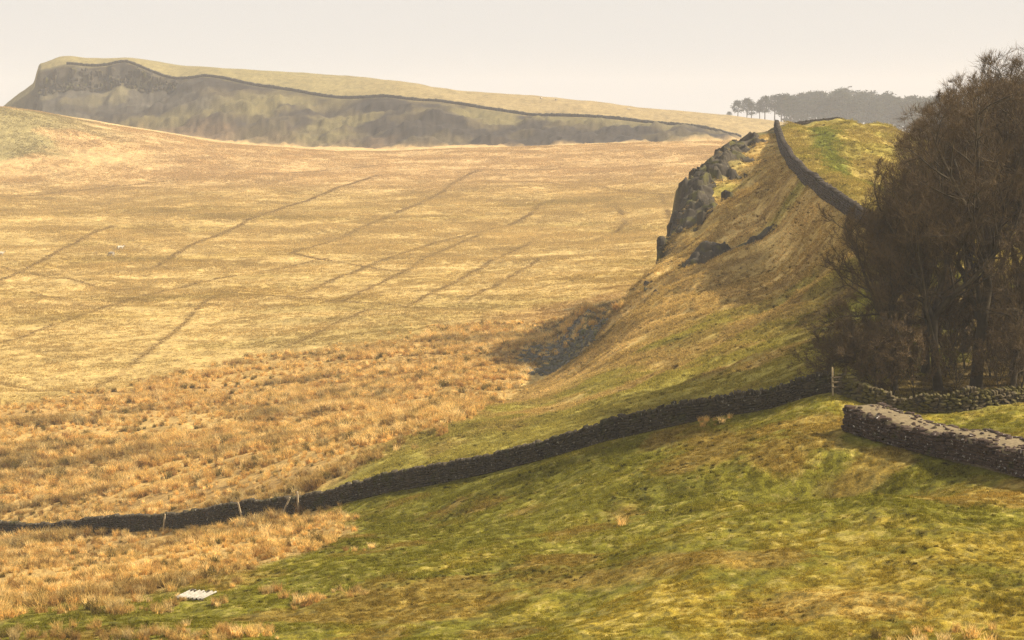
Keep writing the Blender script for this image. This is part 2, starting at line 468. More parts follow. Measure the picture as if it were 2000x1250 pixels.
def mat_ground():
    m, n, o = new_mat('turf_and_rough_grass')
    b = nd(n, 'ShaderNodeBsdfPrincipled'); b.inputs['Roughness'].default_value = .95; b.inputs['Specular IOR Level'].default_value = .1
    a = nd(n, 'ShaderNodeAttribute', attribute_name='growth')
    g = nd(n, 'ShaderNodeNewGeometry')
    t1 = noise_node(n, 2.2, 6, .7, g.outputs['Position'])
    t2 = noise_node(n, 9.0, 4, .7, g.outputs['Position'])
    r1 = ramp(n, t1.outputs['Fac'], [(.3, (.6, .6, .6)), (.7, (1.38, 1.36, 1.3))])
    r2 = ramp(n, t2.outputs['Fac'], [(.3, (.6, .6, .6)), (.7, (1.38, 1.36, 1.3))])
    c = mul(n, mul(n, a.outputs['Color'], r1.outputs['Color']), r2.outputs['Color'])
    n.links.new(c, b.inputs['Base Color'])
    bp = nd(n, 'ShaderNodeBump'); bp.inputs['Strength'].default_value = .8; bp.inputs['Distance'].default_value = .12
    n.links.new(t2.outputs['Fac'], bp.inputs['Height']); n.links.new(bp.outputs['Normal'], b.inputs['Normal'])
    n.links.new(b.outputs['BSDF'], o.inputs['Surface'])
    return m

def mat_grass():
    """blades: colour handed over by the ground they stand on, with variation from blade to blade"""
    m, n, o = new_mat('grass_blades')
    a = nd(n, 'ShaderNodeAttribute', attribute_name='icol', attribute_type='INSTANCER')
    v = nd(n, 'ShaderNodeAttribute', attribute_name='tone')
    g = nd(n, 'ShaderNodeNewGeometry')
    t1 = noise_node(n, 5.5, 4, .75, g.outputs['Position'])
    r1 = ramp(n, t1.outputs['Fac'], [(.34, (.46, .48, .45)), (.5, (1.0, 1.0, 1.0)), (.66, (1.85, 1.75, 1.55))])
    t2 = noise_node(n, 2.8, 3, .6, g.outputs['Position'])
    r2 = ramp(n, t2.outputs['Fac'], [(.33, (.22, .22, .20)), (.40, (1, 1, 1))])
    c = mul(n, mul(n, mul(n, a.outputs['Color'], v.outputs['Color']), r1.outputs['Color']), r2.outputs['Color'])
    d = nd(n, 'ShaderNodeBsdfDiffuse'); tr = nd(n, 'ShaderNodeBsdfTranslucent')
    n.links.new(c, d.inputs['Color']); n.links.new(c, tr.inputs['Color'])
    mx = nd(n, 'ShaderNodeMixShader'); mx.inputs['Fac'].default_value = .5
    n.links.new(d.outputs[0], mx.inputs[1]); n.links.new(tr.outputs[0], mx.inputs[2])
    n.links.new(mx.outputs[0], o.inputs['Surface'])
    return m

def mat_stone(name, c0, c1, lichen, moss=None, scale=1.0, mossiness=.5):
    m, n, o = new_mat(name)
    b = nd(n, 'ShaderNodeBsdfPrincipled'); b.inputs['Roughness'].default_value = .92; b.inputs['Specular IOR Level'].default_value = .15
    g = nd(n, 'ShaderNodeNewGeometry')
    oi = nd(n, 'ShaderNodeAttribute', attribute_name='tone')
    t = noise_node(n, 1.6 * scale, 5, .65, g.outputs['Position'])
    r = ramp(n, t.outputs['Fac'], [(.3, c0), (.7, c1)])
    l = noise_node(n, 5.5 * scale, 5, .6, g.outputs['Position'])
    lr = ramp(n, l.outputs['Fac'], [(.61, (0, 0, 0)), (.68, (1, 1, 1))])
    mx = nd(n, 'ShaderNodeMix', data_type='RGBA')
    n.links.new(lr.outputs['Color'], mx.inputs['Factor']); n.links.new(r.outputs['Color'], mx.inputs['A']); mx.inputs['B'].default_value = tuple(lichen) + (1,)
    c = mx.outputs['Result']
    if moss:
        k = noise_node(n, .9 * scale, 4, .6, g.outputs['Position'])
        kr = ramp(n, k.outputs['Fac'], [(.62 - .25 * mossiness, (0, 0, 0)), (.72 - .25 * mossiness, (1, 1, 1))])
        m2 = nd(n, 'ShaderNodeMix', data_type='RGBA')
        n.links.new(kr.outputs['Color'], m2.inputs['Factor']); n.links.new(c, m2.inputs['A']); m2.inputs['B'].default_value = tuple(moss) + (1,)
        c = m2.outputs['Result']
    n.links.new(c, b.inputs['Base Color'])
    bp = nd(n, 'ShaderNodeBump'); bp.inputs['Strength'].default_value = .7; bp.inputs['Distance'].default_value = .03
    n.links.new(l.outputs['Fac'], bp.inputs['Height']); n.links.new(bp.outputs['Normal'], b.inputs['Normal'])
    n.links.new(b.outputs['BSDF'], o.inputs['Surface'])
    return m

def mat_plain(name, c0, c1, scale=4.0, rough=.9, translucent=0.0):
    m, n, o = new_mat(name)
    b = nd(n, 'ShaderNodeBsdfPrincipled'); b.inputs['Roughness'].default_value = rough; b.inputs['Specular IOR Level'].default_value = .15
    g = nd(n, 'ShaderNodeNewGeometry')
    t = noise_node(n, scale, 5, .65, g.outputs['Position'])
    r = ramp(n, t.outputs['Fac'], [(.3, c0), (.7, c1)])
    n.links.new(r.outputs['Color'], b.inputs['Base Color'])
    if translucent:
        tr = nd(n, 'ShaderNodeBsdfTranslucent'); n.links.new(r.outputs['Color'], tr.inputs['Color'])
        mx = nd(n, 'ShaderNodeMixShader'); mx.inputs['Fac'].default_value = translucent
        n.links.new(b.outputs[0], mx.inputs[1]); n.links.new(tr.outputs[0], mx.inputs[2]); n.links.new(mx.outputs[0], o.inputs['Surface'])
    else:
        n.links.new(b.outputs['BSDF'], o.inputs['Surface'])
    return m

M = dict(
 ground=mat_ground(), grass=mat_grass(),
 fieldstone=mat_stone('dark_field_stone', (.030, .024, .015), (.080, .063, .040), (.28, .26, .20), (.05, .047, .015), 1.0, .25),
 ashlar=mat_stone('weathered_sandstone', (.034, .022, .016), (.078, .050, .036), (.50, .47, .42), (.05, .045, .015), 1.3, .15),
 mossy=mat_stone('mossy_stone', (.045, .035, .020), (.11, .085, .048), (.24, .21, .14), (.085, .072, .022), 1.3, .7),
 knollstone=mat_stone('grey_wall_stone', (.036, .029, .023), (.078, .062, .05), (.18, .16, .13), (.055, .05, .022), .8, .2),
 farstone=mat_stone('far_wall_stone', (.04, .034, .028), (.08, .07, .055), (.12, .11, .09), None, .3),
 crag=mat_stone('whinstone', (.030, .025, .019), (.070, .058, .040), (.13, .115, .075), (.085, .078, .022), .45, .3),
 core=mat_plain('wall_fill', (.03, .024, .016), (.06, .05, .035)),
 earthtop=mat_plain('trodden_wall_top', (.10, .078, .042), (.23, .18, .105), 6.0),
 bark=mat_plain('bark', (.042, .033, .021), (.10, .078, .048), 1.5),
 twig=mat_plain('twigs', (.085, .056, .027), (.17, .115, .058), .35),
 wood=mat_plain('weathered_post_wood', (.30, .23, .13), (.44, .35, .22), 6.0),
 darkwood=mat_plain('old_dark_wood', (.09, .07, .045), (.17, .13, .08), 6.0),
 needles=mat_plain('pine_needles', (.016, .024, .012), (.045, .055, .026), .25, .9, .15),
 fleece=mat_plain('fleece', (.36, .31, .23), (.52, .46, .36), 5.0),
 face=mat_plain('sheep_face', (.08, .065, .05), (.16, .13, .10), 8.0),
 sheet=mat_plain('weathered_white_sheet', (.20, .185, .15), (.40, .37, .31), 7.0, .6),
 scree=mat_stone('scree_stone', (.05, .048, .038), (.13, .122, .10), (.24, .23, .20), (.09, .09, .03), .8, .3),
)

# ------------------------------------------------------------------ object helpers
def link_mesh(name, verts, faces, mat, parent=None, smooth=False):
    me = bpy.data.meshes.new(name)
    me.from_pydata(verts, [], faces)
    me.materials.append(mat)
    if smooth: me.polygons.foreach_set('use_smooth', [True] * len(me.polygons))
    me.update()
    o = bpy.data.objects.new(name, me); col.objects.link(o)
    if parent: o.parent = parent
    return o
def np_mesh(name, verts, tris, mat, parent=None, smooth=False, k=3):
    """mesh from numpy arrays, faces of k corners"""
    verts = np.asarray(verts, np.float32); tris = np.asarray(tris, np.int32)
    me = bpy.data.meshes.new(name)
    me.vertices.add(len(verts)); me.vertices.foreach_set('co', verts.ravel())
    me.loops.add(tris.size); me.loops.foreach_set('vertex_index', tris.ravel())
    me.polygons.add(len(tris)); me.polygons.foreach_set('loop_start', np.arange(0, tris.size, k, dtype=np.int32))
    if smooth: me.polygons.foreach_set('use_smooth', np.ones(len(tris), bool))
    me.materials.append(mat); me.update(calc_edges=True)
    if name is None: return me
    o = bpy.data.objects.new(name, me); col.objects.link(o)
    if parent: o.parent = parent
    return o
def tag(o, label=None, cat=None, group=None, kind=None):
    if label: o['label'] = label
    if cat: o['category'] = cat
    if group: o['group'] = group
    if kind: o['kind'] = kind
    return o
def empty(name, loc, rz=0.0):
    o = bpy.data.objects.new(name, None); o.location = loc; o.rotation_euler = (0, 0, rz); o.empty_display_size = .3
    col.objects.link(o); return o

# ------------------------------------------------------------------ the ground sheet
uu = np.concatenate([np.linspace(-1.6, -.27, 40)[:-1], np.linspace(-.27, .27, 860), np.linspace(.27, 1.6, 40)[1:]])
yy = np.concatenate([np.linspace(-14, 46, 50)[:-1], np.geomspace(46, 330, 640)[:-1], np.geomspace(330, 1080, 330)[:-1], np.geomspace(1080, 3600, 26)])
gU, gY = np.meshgrid(uu, yy)
gX = gU * (gY + 16)
gZ, gm = terrain(gX.ravel(), gY.ravel())
gcol, grush, grock = ground_color(gX.ravel(), gY.ravel(), gZ, gm)
# low banks along the old lines
bb = np.full(gZ.shape, 1e9); mk = (gY.ravel() > 165) & (gY.ravel() < 760)
for L in DITCH_W:
    bb[mk] = np.minimum(bb[mk], line_d(gX.ravel()[mk], gY.ravel()[mk], L)[0])
nr, nc = gX.shape
idx = np.arange(nr * nc).reshape(nr, nc)
quads = np.stack([idx[:-1, :-1], idx[:-1, 1:], idx[1:, 1:], idx[1:, :-1]], -1).reshape(-1, 4)
ter = np_mesh('ground', np.stack([gX.ravel(), gY.ravel(), gZ], 1), quads, M['ground'], None, True, 4)
tag(ter, kind='structure')
at = ter.data.attributes.new('growth', 'FLOAT_COLOR', 'POINT')
at.data.foreach_set('color', np.concatenate([gcol, np.ones((len(gcol), 1))], 1).astype(np.float32).ravel())
ZMIN = float(gZ.min())

# ------------------------------------------------------------------ grass, rushes, tussocks (uncountable growth)
def blades(rs, roots, h, lean, width, segs=2, tone=(.75, 1.2), droop=.35, tipdark=0.0):
    """ribbons rising from roots (n,3); returns verts, tris, tone"""
    n = len(roots)
    h = np.broadcast_to(h, (n,)) * rs.uniform(.65, 1.15, n)
    az = rs.uniform(0, 2 * math.pi, n)
    ln = np.broadcast_to(lean, (n,)) * rs.uniform(.3, 1.3, n)
    dx = np.stack([np.cos(az), np.sin(az), np.zeros(n)], 1)
    sa = rs.uniform(0, 2 * math.pi, n)
    sx = np.stack([np.cos(sa), np.sin(sa), np.zeros(n)], 1) * (width / 2) * rs.uniform(.7, 1.3, (n, 1))
    vs = []
    ts = [0, .55, 1] if segs == 2 else [0, 1]
    for t in ts:
        c = roots + dx * (ln * h * t ** 1.6)[:, None] + np.stack([np.zeros(n), np.zeros(n), h * (t - droop * ln * t * t)], 1)
        if t == 1: vs += [c]
        else: vs += [c - sx * (1 - .35 * t), c + sx * (1 - .35 * t)]
    k = len(vs)
    v = np.stack(vs, 1).reshape(-1, 3)
    b = (np.arange(n) * k)[:, None]
    if segs == 2: f = np.concatenate([b + [0, 1, 3], b + [0, 3, 2], b + [2, 3, 4]], 1).reshape(-1, 3)
    else: f = (b + [0, 1, 2]).reshape(-1, 3)
    tn = rs.uniform(tone[0], tone[1], n)
    tn = np.repeat(tn, k)
    return v, f, tn

proto_col = bpy.data.collections.new('growth_prototypes')      # never linked: only read by the scatter
def proto(name, parts):
    V_, F_, T_ = [], [], []; o = 0
    for v, f, t in parts:
        V_.append(v); F_.append(f + o); T_.append(t); o += len(v)
    v = np.concatenate(V_); f = np.concatenate(F_); t = np.concatenate(T_)
    me = bpy.data.meshes.new(name)
    me.vertices.add(len(v)); me.vertices.foreach_set('co', v.astype(np.float32).ravel())
    me.loops.add(f.size); me.loops.foreach_set('vertex_index', f.astype(np.int32).ravel())
    me.polygons.add(len(f)); me.polygons.foreach_set('loop_start', np.arange(0, f.size, 3, dtype=np.int32))
    me.materials.append(M['grass']); me.update(calc_edges=True)
    a = me.attributes.new('tone', 'FLOAT_COLOR', 'POINT')
    cc = np.ones((len(v), 4)); cc[:, 0] = t; cc[:, 1] = t * .985; cc[:, 2] = t * .96
    a.data.foreach_set('color', cc.astype(np.float32).ravel())
    return bpy.data.objects.new(name, me)

def tuft_proto(seed, n=60, r=.16, h=.5, lean=.55, w=.022):
    rs = np.random.RandomState(seed)
    ang = rs.uniform(0, 6.28, n); rr = r * np.sqrt(rs.rand(n))
    roots = np.stack([rr * np.cos(ang), rr * np.sin(ang), np.full(n, -.04)], 1)
    return proto('tuft', [blades(rs, roots, h, lean, w, 2)])
def patch_proto(seed, size, n, h, w, clumps, lean=.8):
    """a mat of short growth, thicker in clumps"""
    rs = np.random.RandomState(seed)
    a = rs.uniform(-size / 2, size / 2, (n, 2))
    c = rs.uniform(-size / 2, size / 2, (clumps, 2))
    k = rs.randint(0, clumps, n); m = rs.rand(n) < .6
    a = np.where(m[:, None], c[k] + rs.normal(0, size * .045, (n, 2)), a)
    hh = np.where(m, h * 1.25, h * .7)
    roots = np.concatenate([a, np.full((n, 1), -.03)], 1)
    return proto('mat', [blades(rs, roots, hh, lean, w, 1, (.4, 1.55))])
def tussock_patch(seed, size, n, h, w, per):
    rs = np.random.RandomState(seed)
    out = []
    for i in range(n):
        c = rs.uniform(-size / 2, size / 2, 2); s = rs.uniform(.6, 1.3)
        roots = np.concatenate([c + rs.normal(0, .12 * s, (per, 2)), np.full((per, 1), -.08)], 1)
        v, f, t = blades(rs, roots, h * s, .55, w, 1, (.8, 1.15))
        out.append((v, f, t * rs.uniform(.8, 1.15)))
    return proto('mat', out)

def scatter(name, label, pts, icol, scl, idx, protos, rs, align=None, tilt=.12):
    cl = bpy.data.collections.new(name + '_kinds')
    for p in protos: cl.objects.link(p)
    n = len(pts)
    me = bpy.data.meshes.new(name)
    me.vertices.add(n); me.vertices.foreach_set('co', np.asarray(pts, np.float32).ravel())
    def attr(nm, typ, key, arr):
        a = me.attributes.new(nm, typ, 'POINT'); a.data.foreach_set(key, arr.ravel())
    attr('icol', 'FLOAT_COLOR', 'color', np.concatenate([icol, np.ones((n, 1))], 1).astype(np.float32))
    attr('scl', 'FLOAT_VECTOR', 'vector', np.asarray(scl, np.float32))
    attr('kind_no', 'INT', 'value', np.asarray(idx, np.int32))
    if align is None:
        eul = np.stack([rs.normal(0, tilt, n), rs.normal(0, tilt, n), rs.uniform(0, 6.28, n)], 1)
    else:
        # z axis along the slope normal, then a random turn about it
        nx, ny = align[:, 0], align[:, 1]
        yaw = rs.uniform(0, 6.28, n)
        nrm = np.stack([nx, ny, np.ones(n)], 1); nrm /= np.linalg.norm(nrm, axis=1)[:, None]
        t = np.stack([np.cos(yaw), np.sin(yaw), np.zeros(n)], 1)
        t = t - nrm * (t * nrm).sum(1)[:, None]; t /= np.linalg.norm(t, axis=1)[:, None]
        b = np.cross(nrm, t)
        # XYZ euler of the matrix with columns t, b, nrm
        ry = -np.arcsin(np.clip(t[:, 2], -1, 1)); rx = np.arctan2(b[:, 2], nrm[:, 2]); rz = np.arctan2(t[:, 1], t[:, 0])
        eul = np.stack([rx, ry, rz], 1)
    attr('eul', 'FLOAT_VECTOR', 'vector', eul.astype(np.float32))
    o = bpy.data.objects.new(name, me); col.objects.link(o)
    g = bpy.data.node_groups.new(name + '_scatter', 'GeometryNodeTree')
    g.interface.new_socket('Geometry', in_out='INPUT', socket_type='NodeSocketGeometry')
    g.interface.new_socket('Geometry', in_out='OUTPUT', socket_type='NodeSocketGeometry')
    gi = g.nodes.new('NodeGroupInput'); go = g.nodes.new('NodeGroupOutput')
    ip = g.nodes.new('GeometryNodeInstanceOnPoints'); ip.inputs['Pick Instance'].default_value = True
    ci = g.nodes.new('GeometryNodeCollectionInfo'); ci.inputs['Collection'].default_value = cl; ci.inputs['Separate Children'].default_value = True; ci.inputs['Reset Children'].default_value = True
    def na(nm, typ):
        x = g.nodes.new('GeometryNodeInputNamedAttribute'); x.data_type = typ; x.inputs['Name'].default_value = nm
        return x.outputs['Attribute']
    e2r = g.nodes.new('FunctionNodeEulerToRotation')
    g.links.new(na('eul', 'FLOAT_VECTOR'), e2r.inputs[0])
    g.links.new(gi.outputs[0], ip.inputs['Points']); g.links.new(ci.outputs[0], ip.inputs['Instance'])
    g.links.new(na('kind_no', 'INT'), ip.inputs['Instance Index'])
    g.links.new(e2r.outputs[0], ip.inputs['Rotation']); g.links.new(na('scl', 'FLOAT_VECTOR'), ip.inputs['Scale'])
    g.links.new(ip.outputs[0], go.inputs[0])
    md = o.modifiers.new('scatter', 'NODES'); md.node_group = g
    tag(o, label, 'grass', kind='stuff')
    return o

def sample(rs, n, d0, d1, umax=.275, power=1.0):
    """points on the ground in the wedge in front of the camera; power 1 = even per area"""
    t = rs.rand(n)
    e = 1 + power
    Y = (d0 ** e + t * (d1 ** e - d0 ** e)) ** (1 / e)
    X = rs.uniform(-umax, umax, n) * Y
    return X, Y
def prep(X, Y, fine=1.0):
    Z, m = terrain(X, Y)
    c, rush, rock = ground_color(X, Y, Z, m, fine)
    return Z, m, c, rush, rock
def slope(X, Y, e=.6):
    zx = (terrain(X + e, Y)[0] - terrain(X - e, Y)[0]) / (2 * e); zy = (terrain(X, Y + e)[0] - terrain(X, Y - e)[0]) / (2 * e)
    return np.stack([-zx, -zy], 1)
def clear_of_walls(X, Y, r=.55):
    k = np.ones(X.shape, bool)
    for L, rr in KEEP_CLEAR:
        k &= line_d(X, Y, L)[0] > rr
    return k
KEEP_CLEAR = [([P(1634, 770, 110.3)[:2], P(1690, 790, 108.5)[:2], P(1760, 800, 108)[:2], P(1840, 806, 107.5)[:2], P(1920, 806, 107.5)[:2], P(2010, 800, 108.5)[:2]], .5), (FIELD_WALL, .62), (ROMAN, 1.2), (HWALL, .8)]

rs = np.random.RandomState(11)
# short turf on the near hillside and the spur, as mats lying on the slope
mats = [patch_proto(100 + i, 1.3, 620, .085, .016, 34) for i in range(5)]
X, Y = sample(rs, 26000, 55, 300, power=.15)
Z, m, c, rush, rock = prep(X, Y, 0.0)
keep = (m['inA'] > .6) & (rush < .6) & (rock < .5) & clear_of_walls(X, Y) & (m['s'] < 1.5)
X, Y, Z, c = X[keep], Y[keep], Z[keep], c[keep]
sc = np.clip(Y / 95.0, .75, 1.9) * rs.uniform(.85, 1.25, len(X))
scz = sc * np.clip(1 + .4 * fbm(X, Y, 2.6, 2, 91), .6, 1.6)
scatter('short_turf', 'short green and straw turf covering the near hillside and spur', np.stack([X, Y, Z], 1), c * 1.08, np.stack([sc, sc, scz], 1), rs.randint(0, 5, len(X)), mats, rs, align=slope(X, Y))

# bleached tussocks on the turf
tufts = [tuft_proto(200 + i, 46, .13, .30, .75, .016) for i in range(5)]
X, Y = sample(rs, 95000, 55, 300, power=.0)
Z, m, c, rush, rock = prep(X, Y)
dens = sstep(-.25, .6, fbm(X, Y, 4.5, 3, 95) + .5 * fbm(X, Y, 18, 2, 97) + .35 * sstep(115, 190, Y))
keep = (m['inA'] > .6) & (rush < .5) & (rock < .6) & clear_of_walls(X, Y) & (rs.rand(len(X)) < dens * .8) & (m['s'] < 1.0)
X, Y, Z, c = X[keep], Y[keep], Z[keep], c[keep]
sc = rs.uniform(.35, .85, len(X)) * np.clip(Y / 110, .8, 1.5)
cc = c * 1.0 + rs.uniform(0, 1, (len(X), 1)) ** 2 * V(.13, .095, .03)
dark = rs.rand(len(X)) < .12 + .45 * sstep(.2, .6, fbm(X, Y, 2.2, 3, 99))
cc[dark] = c[dark] * .30
scatter('turf_tussocks', 'small bleached tussocks in the turf of the hillside and spur', np.stack([X, Y, Z], 1), cc, np.stack([sc * 1.2, sc * 1.2, sc * .8], 1), rs.randint(0, 5, len(X)), tufts, rs)

# rushes and tall moor grass on the wet ground
rtufts = [tuft_proto(300 + i, 80, .24, .62, .55, .022) for i in range(6)]
X, Y = sample(rs, 90000, 62, 300, power=.35)
Z, m, c, rush, rock = prep(X, Y)
cl = .7 * fbm(X * .6, Y * 1.1, 4.0, 3, 101) + .7 * fbm(X * .4, Y * 1.3, 9, 3, 103)
dens = rush * (.30 + .70 * sstep(-.3, .3, cl))
keep = (rs.rand(len(X)) < dens * .95) & clear_of_walls(X, Y) & (X < 14)
X, Y, Z, c, cl = X[keep], Y[keep], Z[keep], c[keep], cl[keep]
lone = [(1215,1030,1,3),(1395,822,2,5),(1375,824,1,3),(620,1172,3,14),(535,1158,2,8),(600,1180,2,6),(440,1140,2,6),(180,1196,4,16),(300,1190,3,12),(330,1180,2,6),(415,1186,1,5),(10,1210,2,8),(1690,1252,2,6),(1830,1248,4,10),(1960,1246,3,8),(700,1075,2,5)] + [(x_, 1246, 3, 7) for x_ in range(-20, 540, 28)]
ex, ey = [], []
for lpx, lpy, spr, cnt in lone:
    g0 = Pg(lpx, lpy, 55, 130, 500)
    ex.append(g0[0] + rs.normal(0, .28 * spr, cnt)); ey.append(g0[1] + rs.normal(0, .30 * spr, cnt))
ex = np.concatenate(ex); ey = np.concatenate(ey); ez, _, ec, _, _ = prep(ex, ey)
X = np.concatenate([X, ex]); Y = np.concatenate([Y, ey]); Z = np.concatenate([Z, ez]); c = np.concatenate([c, ec]); cl = np.concatenate([cl, np.zeros(len(ex))])
sc = rs.uniform(.35, 1.5, len(X)) * (.6 + .65 * sstep(-.4, .9, cl)) * np.clip(Y / 130, .85, 1.25)
pal = np.array([V(.70, .50, .185), V(.62, .41, .14), V(.80, .62, .29), V(.45, .275, .095)])
cc = pal[rs.choice(4, len(X), p=[.38, .27, .22, .13])] * rs.uniform(.8, 1.15, (len(X), 1)) * (1 - .38 * sstep(0, .6, fbm(X * .35, Y * 1.2, 5, 3, 107)))[:, None]
gn = rs.rand(len(X)) < .05 + .12 * (fbm(X, Y, 3, 2, 109) > .45)
cc[gn] = V(.17, .13, .04)
scatter('rush_tufts', 'tall orange brown rush and moor grass tufts on the wet ground by the field wall', np.stack([X, Y, Z], 1), cc, np.stack([sc, sc, sc], 1), rs.randint(0, 6, len(X)), rtufts, rs)

# tussocks over the valley floor, the low hill and beyond
far_mats = [tussock_patch(400 + i, 5.0, 46, .30, .05, 9) for i in range(5)]
X, Y = sample(rs, 30000, 165, 780, power=.35)
Z, m, c, rush, rock = prep(X, Y, 0.0)
keep = (m['inA'] < .6) & (m['inC'] < .4)
X, Y, Z, c = X[keep], Y[keep], Z[keep], c[keep]
sc = np.clip(Y / 330, .7, 1.5) * rs.uniform(.8, 1.2, len(X))
scz = sc * np.clip(.8 + .6 * fbm(X, Y * 1.5, 25, 3, 111), .3, 1.6)
scatter('valley_tussocks', 'bleached straw tussock grass over the valley floor and low hill', np.stack([X, Y, Z], 1), c * .99, np.stack([sc, sc, scz], 1), rs.randint(0, 5, len(X)), far_mats, rs, align=slope(X, Y, 2.0))

# darker rush rows along the old lines in the valley floor
lx, ly = [], []
for L in DITCH_W:
    for (x1, y1), (x2, y2) in zip(L[:-1], L[1:]):
        dd = math.hypot(x2 - x1, y2 - y1)
        n = int(dd / .16); t = rs.rand(n)
        wob = 0.0
        j = .12 + .0005 * (y1 + y2) / 2
        lx.append(x1 + (x2 - x1) * t + rs.normal(0, j, n) + wob); ly.append(y1 + (y2 - y1) * t + rs.normal(0, j, n))
X = np.concatenate(lx); Y = np.concatenate(ly)
gap = fbm(X, Y, 20, 3, 121) > -.75
X, Y = X[gap], Y[gap]
Z, m, c, rush, rock = prep(X, Y)
keep = (m['inA'] < .6) & (m['inC'] < .4)
X, Y, Z, c = X[keep], Y[keep], Z[keep], c[keep]
sc = rs.uniform(.2, .36, len(X)) * np.clip(Y / 380, .7, 1.4)
cc = lerp(c * .95, V(.29, .20, .075), rs.uniform(.1, .8, len(X)))
scatter('boundary_rushes', 'thin dark rush rows along old boundary lines in the valley floor', np.stack([X, Y, Z], 1), cc, np.stack([sc * 1.5, sc * 1.5, sc], 1), rs.randint(0, 6, len(X)), [p.copy() for p in rtufts], rs)

# ------------------------------------------------------------------ stone shapes
def stone_shape(seed, bev=.16, jit=.10):
    """rough block in a unit cube: chamfered corners, uneven faces; 44 triangles at most"""
    rs = np.random.RandomState(seed)
    e = .5; b = bev
    v = []; ids = {}
    for sx in (-1, 1):
        for sy in (-1, 1):
            for sz in (-1, 1):
                for ax in range(3):
                    p = np.array([sx * e, sy * e, sz * e]); k = [0, 1, 2]; k.remove(ax)
                    for a in k: p[a] -= math.copysign(b * rs.uniform(.6, 1.3), p[a])
                    ids[(sx, sy, sz, ax)] = len(v); v.append(p)
    v = np.array(v)
    jj = {}
    for key, i in ids.items():
        c = key[:3]
        if c not in jj: jj[c] = rs.uniform(-jit, jit, 3)
        v[i] += jj[c]
    f = []
    for s in (-1, 1):                                    # six faces
        for ax in range(3):
            o = [a for a in range(3) if a != ax]
            q4 = []
            for (u, w) in ((-1, -1), (1, -1), (1, 1), (-1, 1)):
                c = [0, 0, 0]; c[ax] = s; c[o[0]] = u; c[o[1]] = w
                q4.append(ids[tuple(c) + (ax,)])
            f += [(q4[0], q4[1], q4[2]), (q4[0], q4[2], q4[3])]
    for ax in range(3):                                  # twelve chamfers
        o = [a for a in range(3) if a != ax]
        for u in (-1, 1):
            for w in (-1, 1):
                def key(s, face):
                    c = [0, 0, 0]; c[ax] = s; c[o[0]] = u; c[o[1]] = w
                    return ids[tuple(c) + (face,)]
                a, b_, c_, d = key(-1, o[0]), key(1, o[0]), key(1, o[1]), key(-1, o[1])
                f += [(a, b_, c_), (a, c_, d)]
    for sx in (-1, 1):                                   # eight corners
        for sy in (-1, 1):
            for sz in (-1, 1):
                f.append(tuple(ids[(sx, sy, sz, a)] for a in range(3)))
    f = np.array(f)
    # outward winding
    n = np.cross(v[f[:, 1]] - v[f[:, 0]], v[f[:, 2]] - v[f[:, 0]]); c = v[f].mean(1)
    fl = (n * c).sum(1) < 0
    f[fl] = f[fl][:, ::-1]
    return v, f
STONES = [stone_shape(i) for i in range(10)]
ROUGH = [stone_shape(50 + i, .22, .16) for i in range(10)]
COLUMNS = [stone_shape(80 + i, .07, .12) for i in range(8)]
_mesh_cache = {}
def stone_mesh(kind, i, mat):
    key = (kind, i, mat.name)
    if key not in _mesh_cache:
        v, f = {'s': STONES, 'r': ROUGH, 'c': COLUMNS}[kind][i]
        me = bpy.data.meshes.new('stone'); me.from_pydata(v.tolist(), [], f.tolist()); me.materials.append(mat); me.update()
        _mesh_cache[key] = me
    return _mesh_cache[key]
def rotm(rx, ry, rz):
    cx, sx, cy, sy, cz, sz = math.cos(rx), math.sin(rx), math.cos(ry), math.sin(ry), math.cos(rz), math.sin(rz)
    return np.array([[cy * cz, sx * sy * cz - cx * sz, cx * sy * cz + sx * sz], [cy * sz, sx * sy * sz + cx * cz, cx * sy * sz - sx * cz], [-sy, sx * cy, cx * cy]])

class Pieces:
    """collects pieces (shape, place, size, turn); the largest in view become objects, the rest one mesh"""
    def __init__(self): self.L = []
    def add(self, kind, i, loc, size, rot): self.L.append((kind, i, loc, size, rot))
    def build(self, name, mat, parent, n_single, seen=lambda p: True):
        def rank(p):
            px, py = project(*p[2]); vis = -60 < px < 2060 and seen(p)
            return -(max(p[3][0], p[3][2]) / p[2][1]) * (1 if vis else 1e-4)
        L = sorted(self.L, key=rank)
        o0 = np.array(parent.location)
        for kind, i, loc, size, rot in L[:n_single]:
            o = bpy.data.objects.new(name, stone_mesh(kind, i, mat)); col.objects.link(o); o.parent = parent
            o.location = np.array(loc) - o0; o.scale = size; o.rotation_euler = rot
        rest = L[n_single:]
        if rest:
            V_, F_ = [], []; off = 0
            for kind, i, loc, size, rot in rest:
                v, f = {'s': STONES, 'r': ROUGH, 'c': COLUMNS}[kind][i]
                V_.append((v * size) @ rotm(*rot).T + loc - o0); F_.append(f + off); off += len(v)
            o = np_mesh(name, np.concatenate(V_), np.concatenate(F_), mat, parent)
            if n_single or len(rest) > 300: tag(o, kind='stuff')

